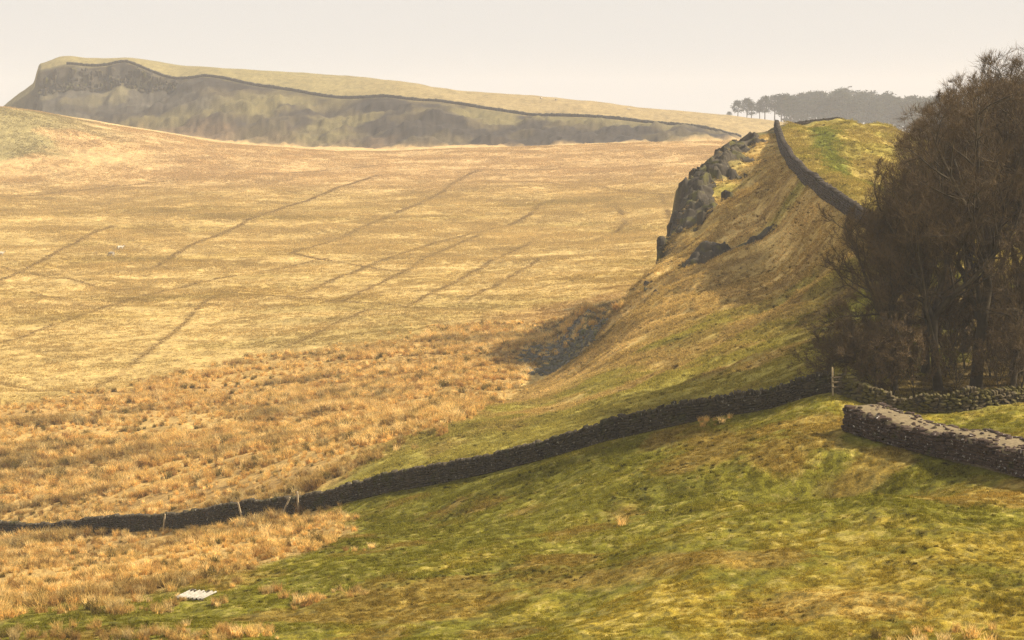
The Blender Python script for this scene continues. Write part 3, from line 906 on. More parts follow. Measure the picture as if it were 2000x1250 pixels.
class Path:
    """plan polyline by length"""
    def __init__(self, pts):
        p = np.array(pts, float)
        # round the corners a little
        for _ in range(2):
            a = p[:-1] * .75 + p[1:] * .25; b = p[:-1] * .25 + p[1:] * .75
            p = np.concatenate([p[:1], np.stack([a, b], 1).reshape(-1, 2), p[-1:]])
        self.p = p; self.t = np.concatenate([[0], np.cumsum(np.hypot(*(p[1:] - p[:-1]).T))]); self.len = self.t[-1]
        s = np.linspace(0, self.len, max(int(self.len / .4), 4))
        x, y = self.xy(s); self.s = s
        g = ground(x, y)
        k = np.ones(5) / 5
        self.g = np.convolve(np.pad(g, 2, mode='edge'), k, 'valid')
    def xy(self, s): return np.interp(s, self.t, self.p[:, 0]), np.interp(s, self.t, self.p[:, 1])
    def at(self, s):
        x, y = self.xy(s); x2, y2 = self.xy(min(s + .3, self.len)); x1, y1 = self.xy(max(s - .3, 0))
        d = math.hypot(x2 - x1, y2 - y1) + 1e-9
        z = float(np.interp(s, self.s, self.g)); dz = float(np.interp(min(s + .4, self.len), self.s, self.g) - np.interp(max(s - .4, 0), self.s, self.g))
        return x, y, z, (x2 - x1) / d, (y2 - y1) / d, dz / .8

def stone_wall(name, label, cat, pts, h, thick, mat, course=.17, length=.36, cope=True, singles=300, seed=0, core_mat=None, hfun=None, front=-1, group=None, cope_h=.30, wild=1.0):
    """drystone wall: courses of stones on both faces, fill between, a row of upright cope stones"""
    rs = random.Random(seed)
    path = Path(pts)
    x0, y0, z0, _, _, _ = path.at(path.len * .5)
    root = empty(name, (x0, y0, z0)); tag(root, label, cat, group)
    pc = Pieces()
    hf = hfun or (lambda s: h)
    nco = max(2, int(round(h / course)))
    for k in range(nco):
        for sd in (-1, 1):
            s = rs.uniform(-.2, 0)
            while s < path.len:
                L = length * rs.uniform(.55, 1.6); c = s + L / 2; s += L
                if c > path.len: break
                hh = hf(c)
                ch = hh / nco
                if rs.random() < .012 and k > nco - 3: continue
                x, y, z, tx, ty, sl = path.at(c)
                bat = thick / 2 * (1 - .16 * k / nco)
                off = (bat - .10) * sd + rs.uniform(-.025, .025)
                zz = z + ch * (k + .5) - .04 + rs.uniform(-.012, .012)
                # normal to the left of travel is (-ty, tx)
                loc = (x - ty * off, y + tx * off, zz)
                size = (L * rs.uniform(.9, 1.0), .30 * rs.uniform(.8, 1.2), ch * rs.uniform(.82, 1.08))
                pc.add('s' if wild < 2 else 'r', rs.randrange(10), loc, size, (rs.gauss(0, .05) * wild, -math.atan(sl) + rs.gauss(0, .05) * wild, math.atan2(ty, tx) + rs.gauss(0, .05) * wild))
    if cope:
        s = 0.0
        while s < path.len:
            w = rs.uniform(.09, .2); c = s + w / 2; s += w * rs.uniform(.95, 1.15)
            if c > path.len: break
            x, y, z, tx, ty, sl = path.at(c)
            ht = cope_h * rs.uniform(.6, 1.35)
            loc = (x, y, z + hf(c) + ht * .42 - .05)
            pc.add('s', rs.randrange(10), loc, (w, thick * .8 * rs.uniform(.75, 1.1), ht), (rs.gauss(0, .08), -math.atan(sl) * .6 + rs.gauss(.08, .12), math.atan2(ty, tx) + rs.gauss(0, .1)))
    # fill
    n = max(3, int(path.len / .8)); v = []; f = []
    for i in range(n + 1):
        s = min(max(path.len * i / n, .12), path.len - .12); x, y, z, tx, ty, sl = path.at(s); t0 = thick / 2 - .12; t1 = t0 * .85; hh = hf(s)
        for off, zz in ((-t0, -.3), (t0, -.3), (t1, hh - .05), (-t1, hh - .05)):
            v.append((x - ty * off - x0, y + tx * off - y0, z + zz - z0))
        if i:
            a = 4 * (i - 1); b = 4 * i
            f += [(a + j, a + (j + 1) % 4, b + (j + 1) % 4, b + j) for j in range(4)]
    f += [(3, 2, 1, 0), (4 * n, 4 * n + 1, 4 * n + 2, 4 * n + 3)]
    link_mesh('fill', v, f, core_mat or M['core'], root)
    # the face seen from the camera gets the single stones
    def seen(p):
        i = int(np.argmin((path.p[:, 0] - p[2][0]) ** 2 + (path.p[:, 1] - p[2][1]) ** 2))
        i = min(max(i, 1), len(path.p) - 2)
        t = path.p[i + 1] - path.p[i - 1]; nrm = np.array([-t[1], t[0]])
        o = (np.array(p[2][:2]) - path.p[i]) @ nrm
        return o * front > -.12
    pc.build('stone', mat, root, singles, seen)
    return root, path

# ------------------------------------------------------------------ walls
stone_wall('field_wall', 'long dark dry stone wall crossing the middle of the hillside down to the left', 'stone wall', FIELD_WALL, 1.12, .62, M['fieldstone'], .15, .34, True, 300, 1, front=-1, hfun=lambda s: .95 + .06 * math.sin(s * .35) + .05 * math.sin(s * 1.7))

# broad consolidated wall at the right edge: squared stone faces, earth and rubble top
def roman_wall():
    rs = random.Random(4)
    path = Path(ROMAN)
    x0, y0, z0, _, _, _ = path.at(path.len * .5)
    root = empty('ancient_wall', (x0, y0, z0)); tag(root, 'broad low ancient wall of squared stone with flat earthen top, at right edge', 'stone wall')
    pc = Pieces()
    H, T = 1.05, 2.35
    hf = lambda s: H + .07 * math.sin(s * .9) + .05 * math.sin(s * 2.3 + 1) + .10 * (1 - min(s / 2, 1))
    # travel is towards the camera: right-hand side (negative offset) faces left in the view
    nco = 7
    for k in range(nco):
        for sd in (-1, 1):
            s = rs.uniform(-.2, 0)
            while s < path.len:
                L = .32 * rs.uniform(.5, 1.7); c = s + L / 2; s += L
                if c > path.len: break
                ch = hf(c) / nco
                if k == nco - 1 and rs.random() < .18: continue
                x, y, z, tx, ty, sl = path.at(c)
                off = (T / 2 - .15 + rs.uniform(-.06, .06)) * sd
                gz = float(ground(x - ty * off, y + tx * off)[0])
                zz = z + ch * (k + .5) - .05
                pc.add('s', rs.randrange(10), (x - ty * off, y + tx * off, zz), (L * .97, .34 * rs.uniform(.85, 1.15), ch * rs.uniform(.88, 1.04)), (rs.gauss(0, .03), -math.atan(sl) + rs.gauss(0, .03), math.atan2(ty, tx) + rs.gauss(0, .03)))
        # end face
        t = -T / 2 + .1
        while t < T / 2 - .1:
            L = .3 * rs.uniform(.7, 1.4); x, y, z, tx, ty, sl = path.at(.1); ch = hf(0) / nco
            o = t + L / 2; t += L
            if o > T / 2 - .12: break
            pc.add('s', rs.randrange(10), (x - ty * o, y + tx * o, z + ch * (k + .5) - .05), (L * .96, .32, ch * .97), (0, 0, math.atan2(ty, tx) + math.pi / 2 + rs.gauss(0, .03)))
    # pale edge slabs and loose stones on the top
    for sd in (-1, 1):
        s = 0
        while s < path.len - .3:
            L = rs.uniform(.25, .6); c = s + L / 2; s += L + rs.choice((0, 0, .1, .4))
            x, y, z, tx, ty, sl = path.at(c); off = (T / 2 - .2) * sd
            pc.add('r', rs.randrange(10), (x - ty * off, y + tx * off, z + hf(c) + .0), (L * .9, .42 * rs.uniform(.7, 1.1), .13 * rs.uniform(.7, 1.4)), (rs.gauss(0, .08), -math.atan(sl) + rs.gauss(0, .06), math.atan2(ty, tx) + rs.gauss(0, .1)))
    n = int(path.len / .35); m = 8; v = []; f = []
    for i in range(n + 1):
        s = min(max(path.len * i / n, .12), path.len - .05); x, y, z, tx, ty, sl = path.at(s)
        row = [(-T / 2 + .16, -.5)] + [(-T / 2 + .16 + (T - .32) * j / m, hf(s) - .02 + .07 * math.sin(math.pi * j / m) + rs.uniform(-.03, .03)) for j in range(m + 1)] + [(T / 2 - .16, -.5)]
        for off, zz in row: v.append((x - ty * off - x0, y + tx * off - y0, z + zz - z0))
    k = m + 3
    for i in range(n):
        for j in range(k - 1): f.append((i * k + j, i * k + j + 1, (i + 1) * k + j + 1, (i + 1) * k + j))
    f.append(tuple(range(k))[::-1]); f.append(tuple(n * k + j for j in range(k)))
    for i in range(150):                                  # loose rubble on the top
        c = rs.uniform(.2, path.len - .2); o = rs.uniform(-T / 2 + .3, T / 2 - .3); a = rs.uniform(.08, .24)
        x, y, z, tx, ty, sl = path.at(c)
        pc.add('r', rs.randrange(10), (x - ty * o, y + tx * o, z + hf(c) + .03), (a * 1.3, a, a * .6), (rs.gauss(0, .3), rs.gauss(0, .3), rs.uniform(0, 3)))
    tp = link_mesh('earth_top', v, f, M['earthtop'], root, True)
    def seen(p):
        i = int(np.argmin((path.p[:, 0] - p[2][0]) ** 2 + (path.p[:, 1] - p[2][1]) ** 2)); i = min(max(i, 1), len(path.p) - 2)
        t = path.p[i + 1] - path.p[i - 1]
        return (np.array(p[2][:2]) - path.p[i]) @ np.array([-t[1], t[0]]) < 0
    pc.build('stone', M['ashlar'], root, 300, seen)
roman_wall()

# old mossy wall of the wood, behind the ancient wall
WOODWALL = [P(1634, 770, 110.3)[:2], P(1690, 790, 108.5)[:2], P(1760, 800, 108)[:2], P(1840, 806, 107.5)[:2], P(1920, 806, 107.5)[:2], P(2010, 800, 108.5)[:2], P(2120, 800, 109)[:2]]
stone_wall('mossy_wall', 'tumbled mossy dry stone wall edging the wood behind the broad wall', 'stone wall', WOODWALL, .95, .6, M['mossy'], .19, .36, True, 300, 7, front=-1, hfun=lambda s: .74 + .16 * math.sin(s * 1.1) + .12 * math.sin(s * 2.7), cope_h=.24, wild=4.0)

# wall over the knoll
stone_wall('knoll_wall', 'grey stone wall climbing the knoll from the wood to its top', 'stone wall', HWALL, 1.15, .7, M['knollstone'], .25, .5, True, 0, 9, front=1, hfun=lambda s: 1.15 - .5 * max(0, min(1, (s - 75) / 40)))
stone_wall('skyline_wall', 'low stone wall along the skyline of the knoll, seen end to end', 'stone wall', [P(1517, 242, 300)[:2], P(1580, 243, 302)[:2], P(1640, 240, 304)[:2], P(1690, 248, 304)[:2], P(1770, 266, 304)[:2], P(1860, 285, 304)[:2]], .36, .6, M['knollstone'], .18, .5, True, 0, 10, front=-1, cope_h=.2)

# wall along the far crag
def far_wall():
    rs = random.Random(3)
    path = Path([p[:2] for p in _fwp])
    x0, y0, z0, _, _, _ = path.at(path.len * .5)
    root = empty('far_wall', (x0, y0, z0)); tag(root, 'thin dark stone wall running along the brow of the far crag', 'stone wall')
    pc = Pieces(); s = 0
    while s < path.len - 1:
        L = rs.uniform(.9, 1.6); c = s + L / 2; s += L
        x, y, z, tx, ty, sl = path.at(c); H = 1.45 * rs.uniform(.9, 1.08)
        pc.add('s', rs.randrange(10), (x, y, z + H / 2 - .2), (L * 1.12, .85 * rs.uniform(.9, 1.1), H), (0, -math.atan(sl), math.atan2(ty, tx)))
    pc.build('stone', M['farstone'], root, 0)
far_wall()

# ------------------------------------------------------------------ rocks of the spur
def crag(name, label, centres, seed, n_cols, size, jit, mat=None, kind='c', piece='rock_column', lean=0.05, cat='rock outcrop', group=None, proud=.75, face=.5):
    """a group of rough standing blocks along a plan line, rooted in the slope"""
    rs = random.Random(seed)
    p = np.array(centres, float); t = np.concatenate([[0], np.cumsum(np.hypot(*(p[1:] - p[:-1]).T))])
    mid = p[len(p) // 2]; z0 = float(ground(*mid)[0])
    root = empty(name, (mid[0], mid[1], z0)); tag(root, label, cat, group)
    pc = Pieces()
    for i in range(n_cols):
        s = rs.uniform(0, t[-1]); x = np.interp(s, t, p[:, 0]) + rs.gauss(0, jit); y = np.interp(s, t, p[:, 1]) + rs.gauss(0, jit)
        z = float(ground(x, y)[0]); a = size * rs.uniform(.5, 1.25); h = a * rs.uniform(1.6, 3.6)
        pc.add(kind, rs.randrange(8), (x, y, z - h / 2 + a * rs.uniform(.15, proud)), (a * rs.uniform(.5, 1.0), a * rs.uniform(.5, 1.0), h), (rs.gauss(0, lean), rs.gauss(0, lean), face + rs.gauss(0, .18)))
    pc.build(piece, mat or M['crag'], root, n_cols)
    return root

E = lambda a, b, d, n=1: [P(*p)[:2] for p in (a, b)]
EP = [P(*p)[:2] for p in ((1432,284,272),(1412,300,266),(1388,325,259),(1365,352,254),(1350,372,250),(1336,395,246),(1326,412,242),(1318,440,238),(1311,465,235.5),(1303,495,231.5))]
def rock_face(root_pts, width, seed, step=.16, cell=.8, lift=1.0, inward=1.0):
    """jointed bedrock: one sheet over a band of the slope, broken into upright joints that step up and down"""
    rs = np.random.RandomState(seed)
    p = np.array(root_pts, float); t = np.concatenate([[0], np.cumsum(np.hypot(*(p[1:] - p[:-1]).T))])
    n = int(t[-1] / step); m = int(width / step)
    s_ = np.linspace(0, t[-1], n); a = np.linspace(-.3, 1, m)
    bx = np.interp(s_, t, p[:, 0]); by = np.interp(s_, t, p[:, 1])
    tx = np.gradient(bx); ty = np.gradient(by); l = np.hypot(tx, ty); tx, ty = tx / l, ty / l
    nx, ny = -ty * inward, tx * inward                                    # into the spur
    X = bx[:, None] + nx[:, None] * a * width; Y = by[:, None] + ny[:, None] * a * width
    shp = X.shape; X = X.ravel(); Y = Y.ravel()
    def joints(c, sd):
        gx, gy = X / c, Y / c; ix, iy = np.floor(gx), np.floor(gy); best = np.full(X.shape, 9.); val = np.zeros(X.shape)
        for ox in (-1, 0, 1):
            for oy in (-1, 0, 1):
                h = np.sin((ix + ox) * 127.1 + (iy + oy) * 311.7 + sd) * 43758.5453; r1 = h - np.floor(h)
                h = np.sin((ix + ox) * 269.5 + (iy + oy) * 183.3 + sd) * 43758.5453; r2 = h - np.floor(h)
                d = (ix + ox + r1 - gx) ** 2 + (iy + oy + r2 - gy) ** 2; mm = d < best
                best = np.where(mm, d, best); val = np.where(mm, np.abs(r1 - r2), val)
        return val
    A = np.broadcast_to(a, shp).ravel(); S = np.broadcast_to((s_ / t[-1])[:, None], shp).ravel()
    nz = fbm(X, Y, 3.0, 3, seed)
    win = sstep(-.3, -.12, A + .10 * nz) * (1 - sstep(.55, .95, A + .22 * nz)) * sstep(0, .05, S) * (1 - sstep(.95, 1, S))
    z = ground(X, Y) + lift * (.95 * joints(cell * 2.2, 3.1) + .55 * joints(cell, 7.7)) + .10 * nz
    z = z - .25 - (1 - win) * 1.9
    idx = np.arange(n * m).reshape(n, m); q4 = np.stack([idx[:-1, :-1], idx[:-1, 1:], idx[1:, 1:], idx[1:, :-1]], -1).reshape(-1, 4)
    c = p[len(p) // 2]
    return np.stack([X, Y, z], 1), q4
def cliff_thing(name, label, pts, width, seed, inward, n_blocks, size, **kw):
    root = crag(name, label, pts, seed, n_blocks, size, .8, proud=.45)
    v, f = rock_face(pts, width, seed, inward=inward, **kw)
    np_mesh('rock_face', v - np.array(root.location), f, M['crag'], root, False, 4)
cliff_thing('cliff', 'dark jagged cliff of jointed rock on the left edge of the spur', EP, 6.2, 21, 1.0, 45, 1.3, lift=1.5)
crag('cliff_ledge', 'dark rock ledge just inside the cliff edge, halfway up the spur', [P(*p)[:2] for p in ((1370,425,231),(1395,410,235),(1425,398,238))], 22, 16, 1.0, .5, proud=1.3)
cliff_thing('outcrop', 'long dark broken outcrop in the grass of the spur, right of the pinnacle', [P(*p)[:2] for p in ((1335,522,215),(1390,522,212),(1430,510,212),(1470,500,211),(1500,494,210))], 4.2, 23, 1.0, 30, .7, lift=1.25)
crag('outcrop', 'small mossy boulders capping the top end of the cliff', [P(*p)[:2] for p in ((1415,290,272),(1440,284,275))], 24, 9, .9, .5)
crag('outcrop', 'scattered rocks low on the spur below the long outcrop', [P(*p)[:2] for p in ((1262,572,217),(1290,590,207),(1270,610,205))], 25, 10, .6, .7)
crag('outcrop', 'little rock step in the grass between the cliff and the knoll wall', [P(*p)[:2] for p in ((1420,345,248),(1450,338,250))], 26, 9, .7, .5)

# pinnacle standing clear of the cliff
def pinnacle():
    x, y, z = P(1290, 508, 231)
    z = float(ground(x, y)[0])
    pz = P(1290, 514, 231)[2]
    root = empty('rock_pinnacle', (x, y, pz - 1.0)); tag(root, 'slim dark rock pinnacle standing clear at the foot of the cliff', 'rock pinnacle')
    rs = random.Random(5); v = []; f = []; n = 9
    prof = [(-2.4, .75, 0), (0, .62, 0), (.6, .50, .02), (1.2, .47, .0), (1.7, .50, .06), (2.1, .60, .12), (2.5, .58, .14), (2.85, .46, .10), (3.05, .22, .05)]
    for zz, r, ox in prof:
        for k in range(n):
            a = 2 * math.pi * k / n + .2; rr = r * rs.uniform(.86, 1.12)
            v.append((math.cos(a) * rr + ox, math.sin(a) * rr, zz + 1.0 + rs.uniform(-.06, .06)))
    for i in range(len(prof) - 1):
        for k in range(n): f.append((i * n + k, i * n + (k + 1) % n, (i + 1) * n + (k + 1) % n, (i + 1) * n + k))
    f.append(tuple(range((len(prof) - 1) * n, len(prof) * n)))
    link_mesh('rock_shaft', v, f, M['crag'], root)
    me = stone_mesh('r', 3, M['crag'])
    o = bpy.data.objects.new('foot_block', me); col.objects.link(o); o.parent = root; o.location = (.75, .2, .7); o.scale = (1.1, .9, 1.3)
pinnacle()

# boulder field in the hollow at the foot of the spur
def scree():
    rs = np.random.RandomState(33); V_, F_ = [], []; off = 0
    X = rs.uniform(-4, 13, 60000); Y = rs.uniform(202, 262, 60000); Z = ground(X, Y); px, py = project(X, Y, Z)
    k = poly_sd(px, py, [(1015,700),(1050,652),(1120,622),(1190,600),(1178,650),(1120,700),(1080,730),(1040,728)]) < rs.uniform(-12, 8, 60000)
    for x, y, z in list(zip(X[k], Y[k], Z[k]))[:1500]:
        a = .2 + .5 * rs.rand() ** 3
        v, f = ROUGH[rs.randint(10)]
        V_.append((v * (a * rs.uniform(.8, 1.5), a, a * .7)) @ rotm(*rs.normal(0, .4, 3)).T + (x, y, z + a * .1)); F_.append(f + off); off += len(v)
    tag(np_mesh('scree', np.concatenate(V_), np.concatenate(F_), M['scree']), 'grey scree boulders in the shaded hollow below the spur', 'scree', kind='stuff')
scree()
# cliff face of the far crag: close-set rock columns
def far_cliff():
    rs = np.random.RandomState(35); pts = []
    for px in np.arange(70, 345, 3.0):
        for k in range(3):
            d = np.interp(px, _fw[:, 0], _fw[:, 2]) - rs.uniform(6, 16); q_ = P(px + rs.uniform(-3, 3), 130, d); pts.append(q_[:2])
    pts = np.array(pts); z = ground(pts[:, 0], pts[:, 1]); mid = len(pts) // 2
    root = empty('far_cliff', (pts[mid, 0], pts[mid, 1], z[mid])); tag(root, 'hazy grey cliff of rock columns at the left end of the far crag', 'cliff')
    pc = Pieces()
    for (x, y), zz in zip(pts, z):
        a = rs.uniform(1.2, 2.6); h = rs.uniform(3, 7)
        pc.add('c', rs.randint(8), (x, y, zz - h * .36), (a, a, h), (rs.normal(0, .05), rs.normal(0, .05), rs.uniform(0, 3)))
    pc.build('rock_column', M['crag'], root, 300)
far_cliff()

# ------------------------------------------------------------------ bare trees of the wood
def frame(d):
    d = d / (np.linalg.norm(d) + 1e-9)
    a = np.array([0, 0, 1.0]) if abs(d[2]) < .9 else np.array([1.0, 0, 0])
    u = np.cross(d, a); u /= np.linalg.norm(u)
    return d, u, np.cross(d, u)
def tube(acc, pts, rad, sides):
    V_, F_ = acc; b = len(V_)
    for i, (p, r) in enumerate(zip(pts, rad)):
        dv = pts[min(i + 1, len(pts) - 1)] - pts[max(i - 1, 0)]
        _, u, w = frame(dv)
        for k in range(sides):
            a = 2 * math.pi * k / sides
            V_.append(p + (u * math.cos(a) + w * math.sin(a)) * r)
    for i in range(len(pts) - 1):
        for k in range(sides):
            a0 = b + i * sides + k; a1 = b + i * sides + (k + 1) % sides
            F_.append((a0, a1, a1 + sides)); F_.append((a0, a1 + sides, a0 + sides))

def bare_tree(seed, H, spread=1.0, bole=.32, leaders=5, n2=9, n3=7, n4=8, ntw=8, low=False, thick=.018, tw_w=.0078):
    """mesh pieces of one leafless tree: trunk, limbs, branches, twigs"""
    rs = np.random.RandomState(seed)
    def grow(p, d, L, n, wander, up):
        pts = [np.array(p, float)]; d = d / np.linalg.norm(d)
        for i in range(n):
            d = d + rs.normal(0, wander, 3) + np.array([0, 0, up]); d /= np.linalg.norm(d)
            pts.append(pts[-1] + d * L / n)
        return pts
    def along(pts, t):
        x = t * (len(pts) - 1); i = min(int(x), len(pts) - 2); f = x - i
        return pts[i] * (1 - f) + pts[i + 1] * f, pts[i + 1] - pts[i]
    def side(d, ang, az=None):
        d, u, w = frame(d); a = rs.uniform(0, 6.283) if az is None else az
        return d * math.cos(ang) + (u * math.cos(a) + w * math.sin(a)) * math.sin(ang)
    trunk = ([], []); limbs = []; br = ([], []); tw_p, tw_d, tw_l = [], [], []
    R = H * thick
    tp = grow((0, 0, -.5), np.array([rs.normal(0, .04), rs.normal(0, .04), 1]), H * bole + .5, 6, .045, .02)
    tube(trunk, tp, [R * 1.5, R * 1.1, R, R * .95, R * .9, R * .85, R * .8], 8)
    stems = []
    for k in range(leaders):
        t = 1.0 if k < 3 else rs.uniform(.6, 1.0)
        p, d = along(tp, t); az = k * 2.4 + rs.uniform(-.5, .5)
        ang = rs.uniform(.2, .6) * spread if k else .12
        dd = np.array([math.cos(az) * math.sin(ang), math.sin(az) * math.sin(ang), math.cos(ang)])
        L = H * (1 - bole) * rs.uniform(.72, .95) * (1.0 if k == 0 else .92)
        stems.append((grow(p, dd, L, 7, .11, .05), R * (.72 if k < 3 else .5), L))
    if low:
        for k in range(7):                                   # long low side branches
            p, d = along(tp, rs.uniform(.35, .95)); az = math.pi + rs.uniform(-.9, .9) if k < 5 else rs.uniform(0, 6.28)
            dd = np.array([math.cos(az), math.sin(az), rs.uniform(.0, .35)])
            L = H * rs.uniform(.28, .42); stems.append((grow(p, dd, L, 6, .10, .01), R * .3, L))
    def twigs(pts, n, L):
        for j in range(n):
            p, d = along(pts, rs.uniform(.1, 1.0)); dd = side(d, rs.uniform(.3, 1.0)) + np.array([0, 0, .25])
            tw_p.append(p); tw_d.append(dd / np.linalg.norm(dd)); tw_l.append(L * rs.uniform(.5, 1.3))
    for pts, r, L in stems:
        a = ([], []); tube(a, pts, [r * (1 - .8 * i / (len(pts) - 1)) for i in range(len(pts))], 6); limbs.append(a)
        for j in range(n2):
            t = .12 + .88 * (j + rs.rand()) / n2
            p, d = along(pts, t); L2 = L * (.52 - .26 * t) * rs.uniform(.7, 1.25) + .06 * H
            b2 = grow(p, side(d, rs.uniform(.45, 1.0) * (.8 + .3 * spread)), L2, 5, .13, .06); r2 = max(r * .42 * (1 - .55 * t), .012)
            tube(br, b2, [r2 * (1 - .75 * i / 5) for i in range(6)], 4)
            for k in range(n3):
                t3 = .15 + .85 * (k + rs.rand()) / n3
                p, d = along(b2, t3); L3 = L2 * rs.uniform(.28, .5) * (1.1 - .4 * t3)
                b3 = grow(p, side(d, rs.uniform(.4, .95)), L3, 3, .15, .09); r3 = max(r2 * .45, .009)
                tube(br, b3, [r3, r3 * .8, r3 * .6, r3 * .4], 3)
                twigs(b3, ntw // 2, L3 * .45)
                for m in range(n4):
                    p, d = along(b3, rs.uniform(.1, 1)); L4 = L3 * rs.uniform(.35, .6)
                    b4 = grow(p, side(d, rs.uniform(.35, .9)), L4, 2, .16, .12)
                    tube(br, [b4[0], b4[-1]], [.0075, .004], 3)
                    twigs(b4, ntw, max(L4 * .7, .22))
    # rounded crown: growth beyond the crown's envelope is cut back
    def env(P_):
        c0 = np.array([0, 0, H * .58]); ax = np.array([H * .30 * spread, H * .30 * spread, H * .41])
        q_ = (np.asarray(P_, float) - c0) / ax; rr = np.linalg.norm(q_, axis=1) + 1e-9
        r1 = np.where(rr < .72, rr, .72 + .30 * np.tanh((rr - .72) / .30))
        f = np.where(np.asarray(P_)[:, 2] < H * bole * .9, 1.0, r1 / rr)
        return c0 + (np.asarray(P_) - c0) * f[:, None]
    if not low:
        limbs = [(env(a[0]), a[1]) for a in limbs]; br = (env(br[0]), br[1]); tw_p = list(env(tw_p))
    p = np.array(tw_p); d = np.array(tw_d); l = np.array(tw_l); n = len(p)
    sd = np.cross(d, rs.normal(0, 1, (n, 3))); sd /= np.linalg.norm(sd, axis=1)[:, None] + 1e-9
    w = tw_w
    v = np.stack([p - sd * w, p + sd * w, p + d * l[:, None]], 1).reshape(-1, 3)
    f = np.arange(3 * n).reshape(-1, 3)
    return trunk, limbs, br, (v, f)
def mesh_only(name, v, f, mat):
    o = np_mesh(name, np.array(v), np.array(f), mat, None, name in ('trunk', 'limb'))
    me = o.data; bpy.data.objects.remove(o); return me
TREES = []
for sd_, kw in ((1, dict(H=16, leaders=6)), (2, dict(H=16, leaders=5, spread=1.15, bole=.28)), (3, dict(H=16, leaders=6, spread=.9, bole=.36)), (4, dict(H=11, leaders=5, spread=1.2, bole=.30, low=True)),
                (5, dict(H=4, leaders=6, spread=1.1, bole=.10, n2=7, n3=6, n4=3, ntw=4, thick=.011, tw_w=.016))):
    trunk, limbs, br, tw = bare_tree(sd_, **kw)
    TREES.append((kw['H'], mesh_only('trunk', *trunk, M['bark']), [mesh_only('limb', *l, M['bark']) for l in limbs], mesh_only('branches', *br, M['bark']), mesh_only('twigs', *tw, M['twig'])))

def place_tree(name, label, kind, px, d, height, rz, cat='tree', group=None):
    x = (px - 1000) / F * d; z = float(ground(x, d)[0])
    H, t, limbs, b, tw = TREES[kind]; k = height / H
    root = empty(name, (x, d, z), rz); root.scale = (k, k, k); tag(root, label, cat, group)
    def part(nm, me, par):
        o = bpy.data.objects.new(nm, me); col.objects.link(o); o.parent = par; return o
    to = part('trunk', t, root)
    for l in limbs: part('limb', l, to)
    co = part('crown', b, root); part('twigs', tw, co)
    return root
G = 'bare trees of the wood on the right'
for kind, px, d, h, rz, label in (
    (3, 1756, 113.5, 11.3, .2, 'low spreading bare tree at the left end of the wood, branches reaching left'),
    (1, 1842, 114.0, 14.8, 1.1, 'bare tree with a stout dark trunk above the mossy wall, left of two main trunks'),
    (0, 1915, 114.5, 18.6, 2.7, 'tall bare tree with stout dark trunk above the mossy wall, right of two main trunks'),
    (2, 1990, 119.0, 20.0, .6, 'tallest bare tree, crown against the sky at the top right corner'),
    (1, 2065, 116.0, 19.0, 4.0, 'tall bare tree cut by the right edge, only left branches showing'),
    (2, 1815, 121.0, 13.6, 5.0, 'slender bare tree behind the low spreading one at the wood edge'),
    (0, 1778, 127.0, 12.2, 3.3, 'bare tree deep in the left part of the wood, crown below skyline'),
    (1, 1892, 128.0, 17.4, 2.0, 'bare tree standing behind and between the two main trunks'),
    (0, 1945, 132.0, 18.6, 5.4, 'bare tree behind the tallest one, upper twigs against the sky'),
    (2, 2040, 134.0, 20.0, 1.9, 'bare tree at the back of the wood near the right edge'),
    (1, 1742, 124.0, 10.2, 2.4, 'small bare tree behind the leftmost one, nearest the knoll wall'),
    (0, 1858, 138.0, 15.5, .9, 'bare tree far back in the middle of the wood'),
    (2, 1905, 145.0, 17.6, 3.9, 'bare tree at the very back of the wood under the knoll'),
    (3, 1985, 111.8, 9.5, 3.6, 'short bare tree with low side branches near the right edge')):
    place_tree('bare_tree', label, kind, px, d, h, rz, 'tree', G)
for px, d, h, rz, label in (
    (1712, 111.5, 4.2, .3, 'leafless bush at the left foot of the wood by the wall end'),
    (1752, 110.3, 5.0, 1.9, 'pale stemmed thin sapling in front of the low spreading tree'),
    (1722, 110.2, 3.6, 4.0, 'small leafless bush beside the pale stemmed sapling'),
    (1790, 111.2, 4.2, 5.1, 'leafless bush between the sapling and the stout left trunk'),
    (1880, 112.0, 3.8, 3.0, 'leafless undergrowth between the two stout trunks'),
    (1955, 111.5, 4.4, .8, 'leafless undergrowth right of the stout right trunk'),
    (1850, 119.0, 6.2, 1.0, 'leafless thicket filling the gap right behind the stout left trunk'),
    (1895, 122.0, 6.5, 2.6, 'leafless thicket seen through the gap between the two stout trunks'),
    (1945, 119.0, 6.0, 4.1, 'leafless thicket right behind the stout right trunk'),
    (1985, 123.0, 6.8, 5.3, 'leafless thicket at the back near the right edge of the picture'),
    (1760, 117.0, 6.5, 2.9, 'tall leafless thicket behind the pale sapling'),
    (2000, 114.0, 5.5, 5.6, 'leafless thicket at the right edge behind the mossy wall')):
    place_tree('shrub', label, 4, px, d, h, rz, 'shrub', 'leafless undergrowth of the wood')

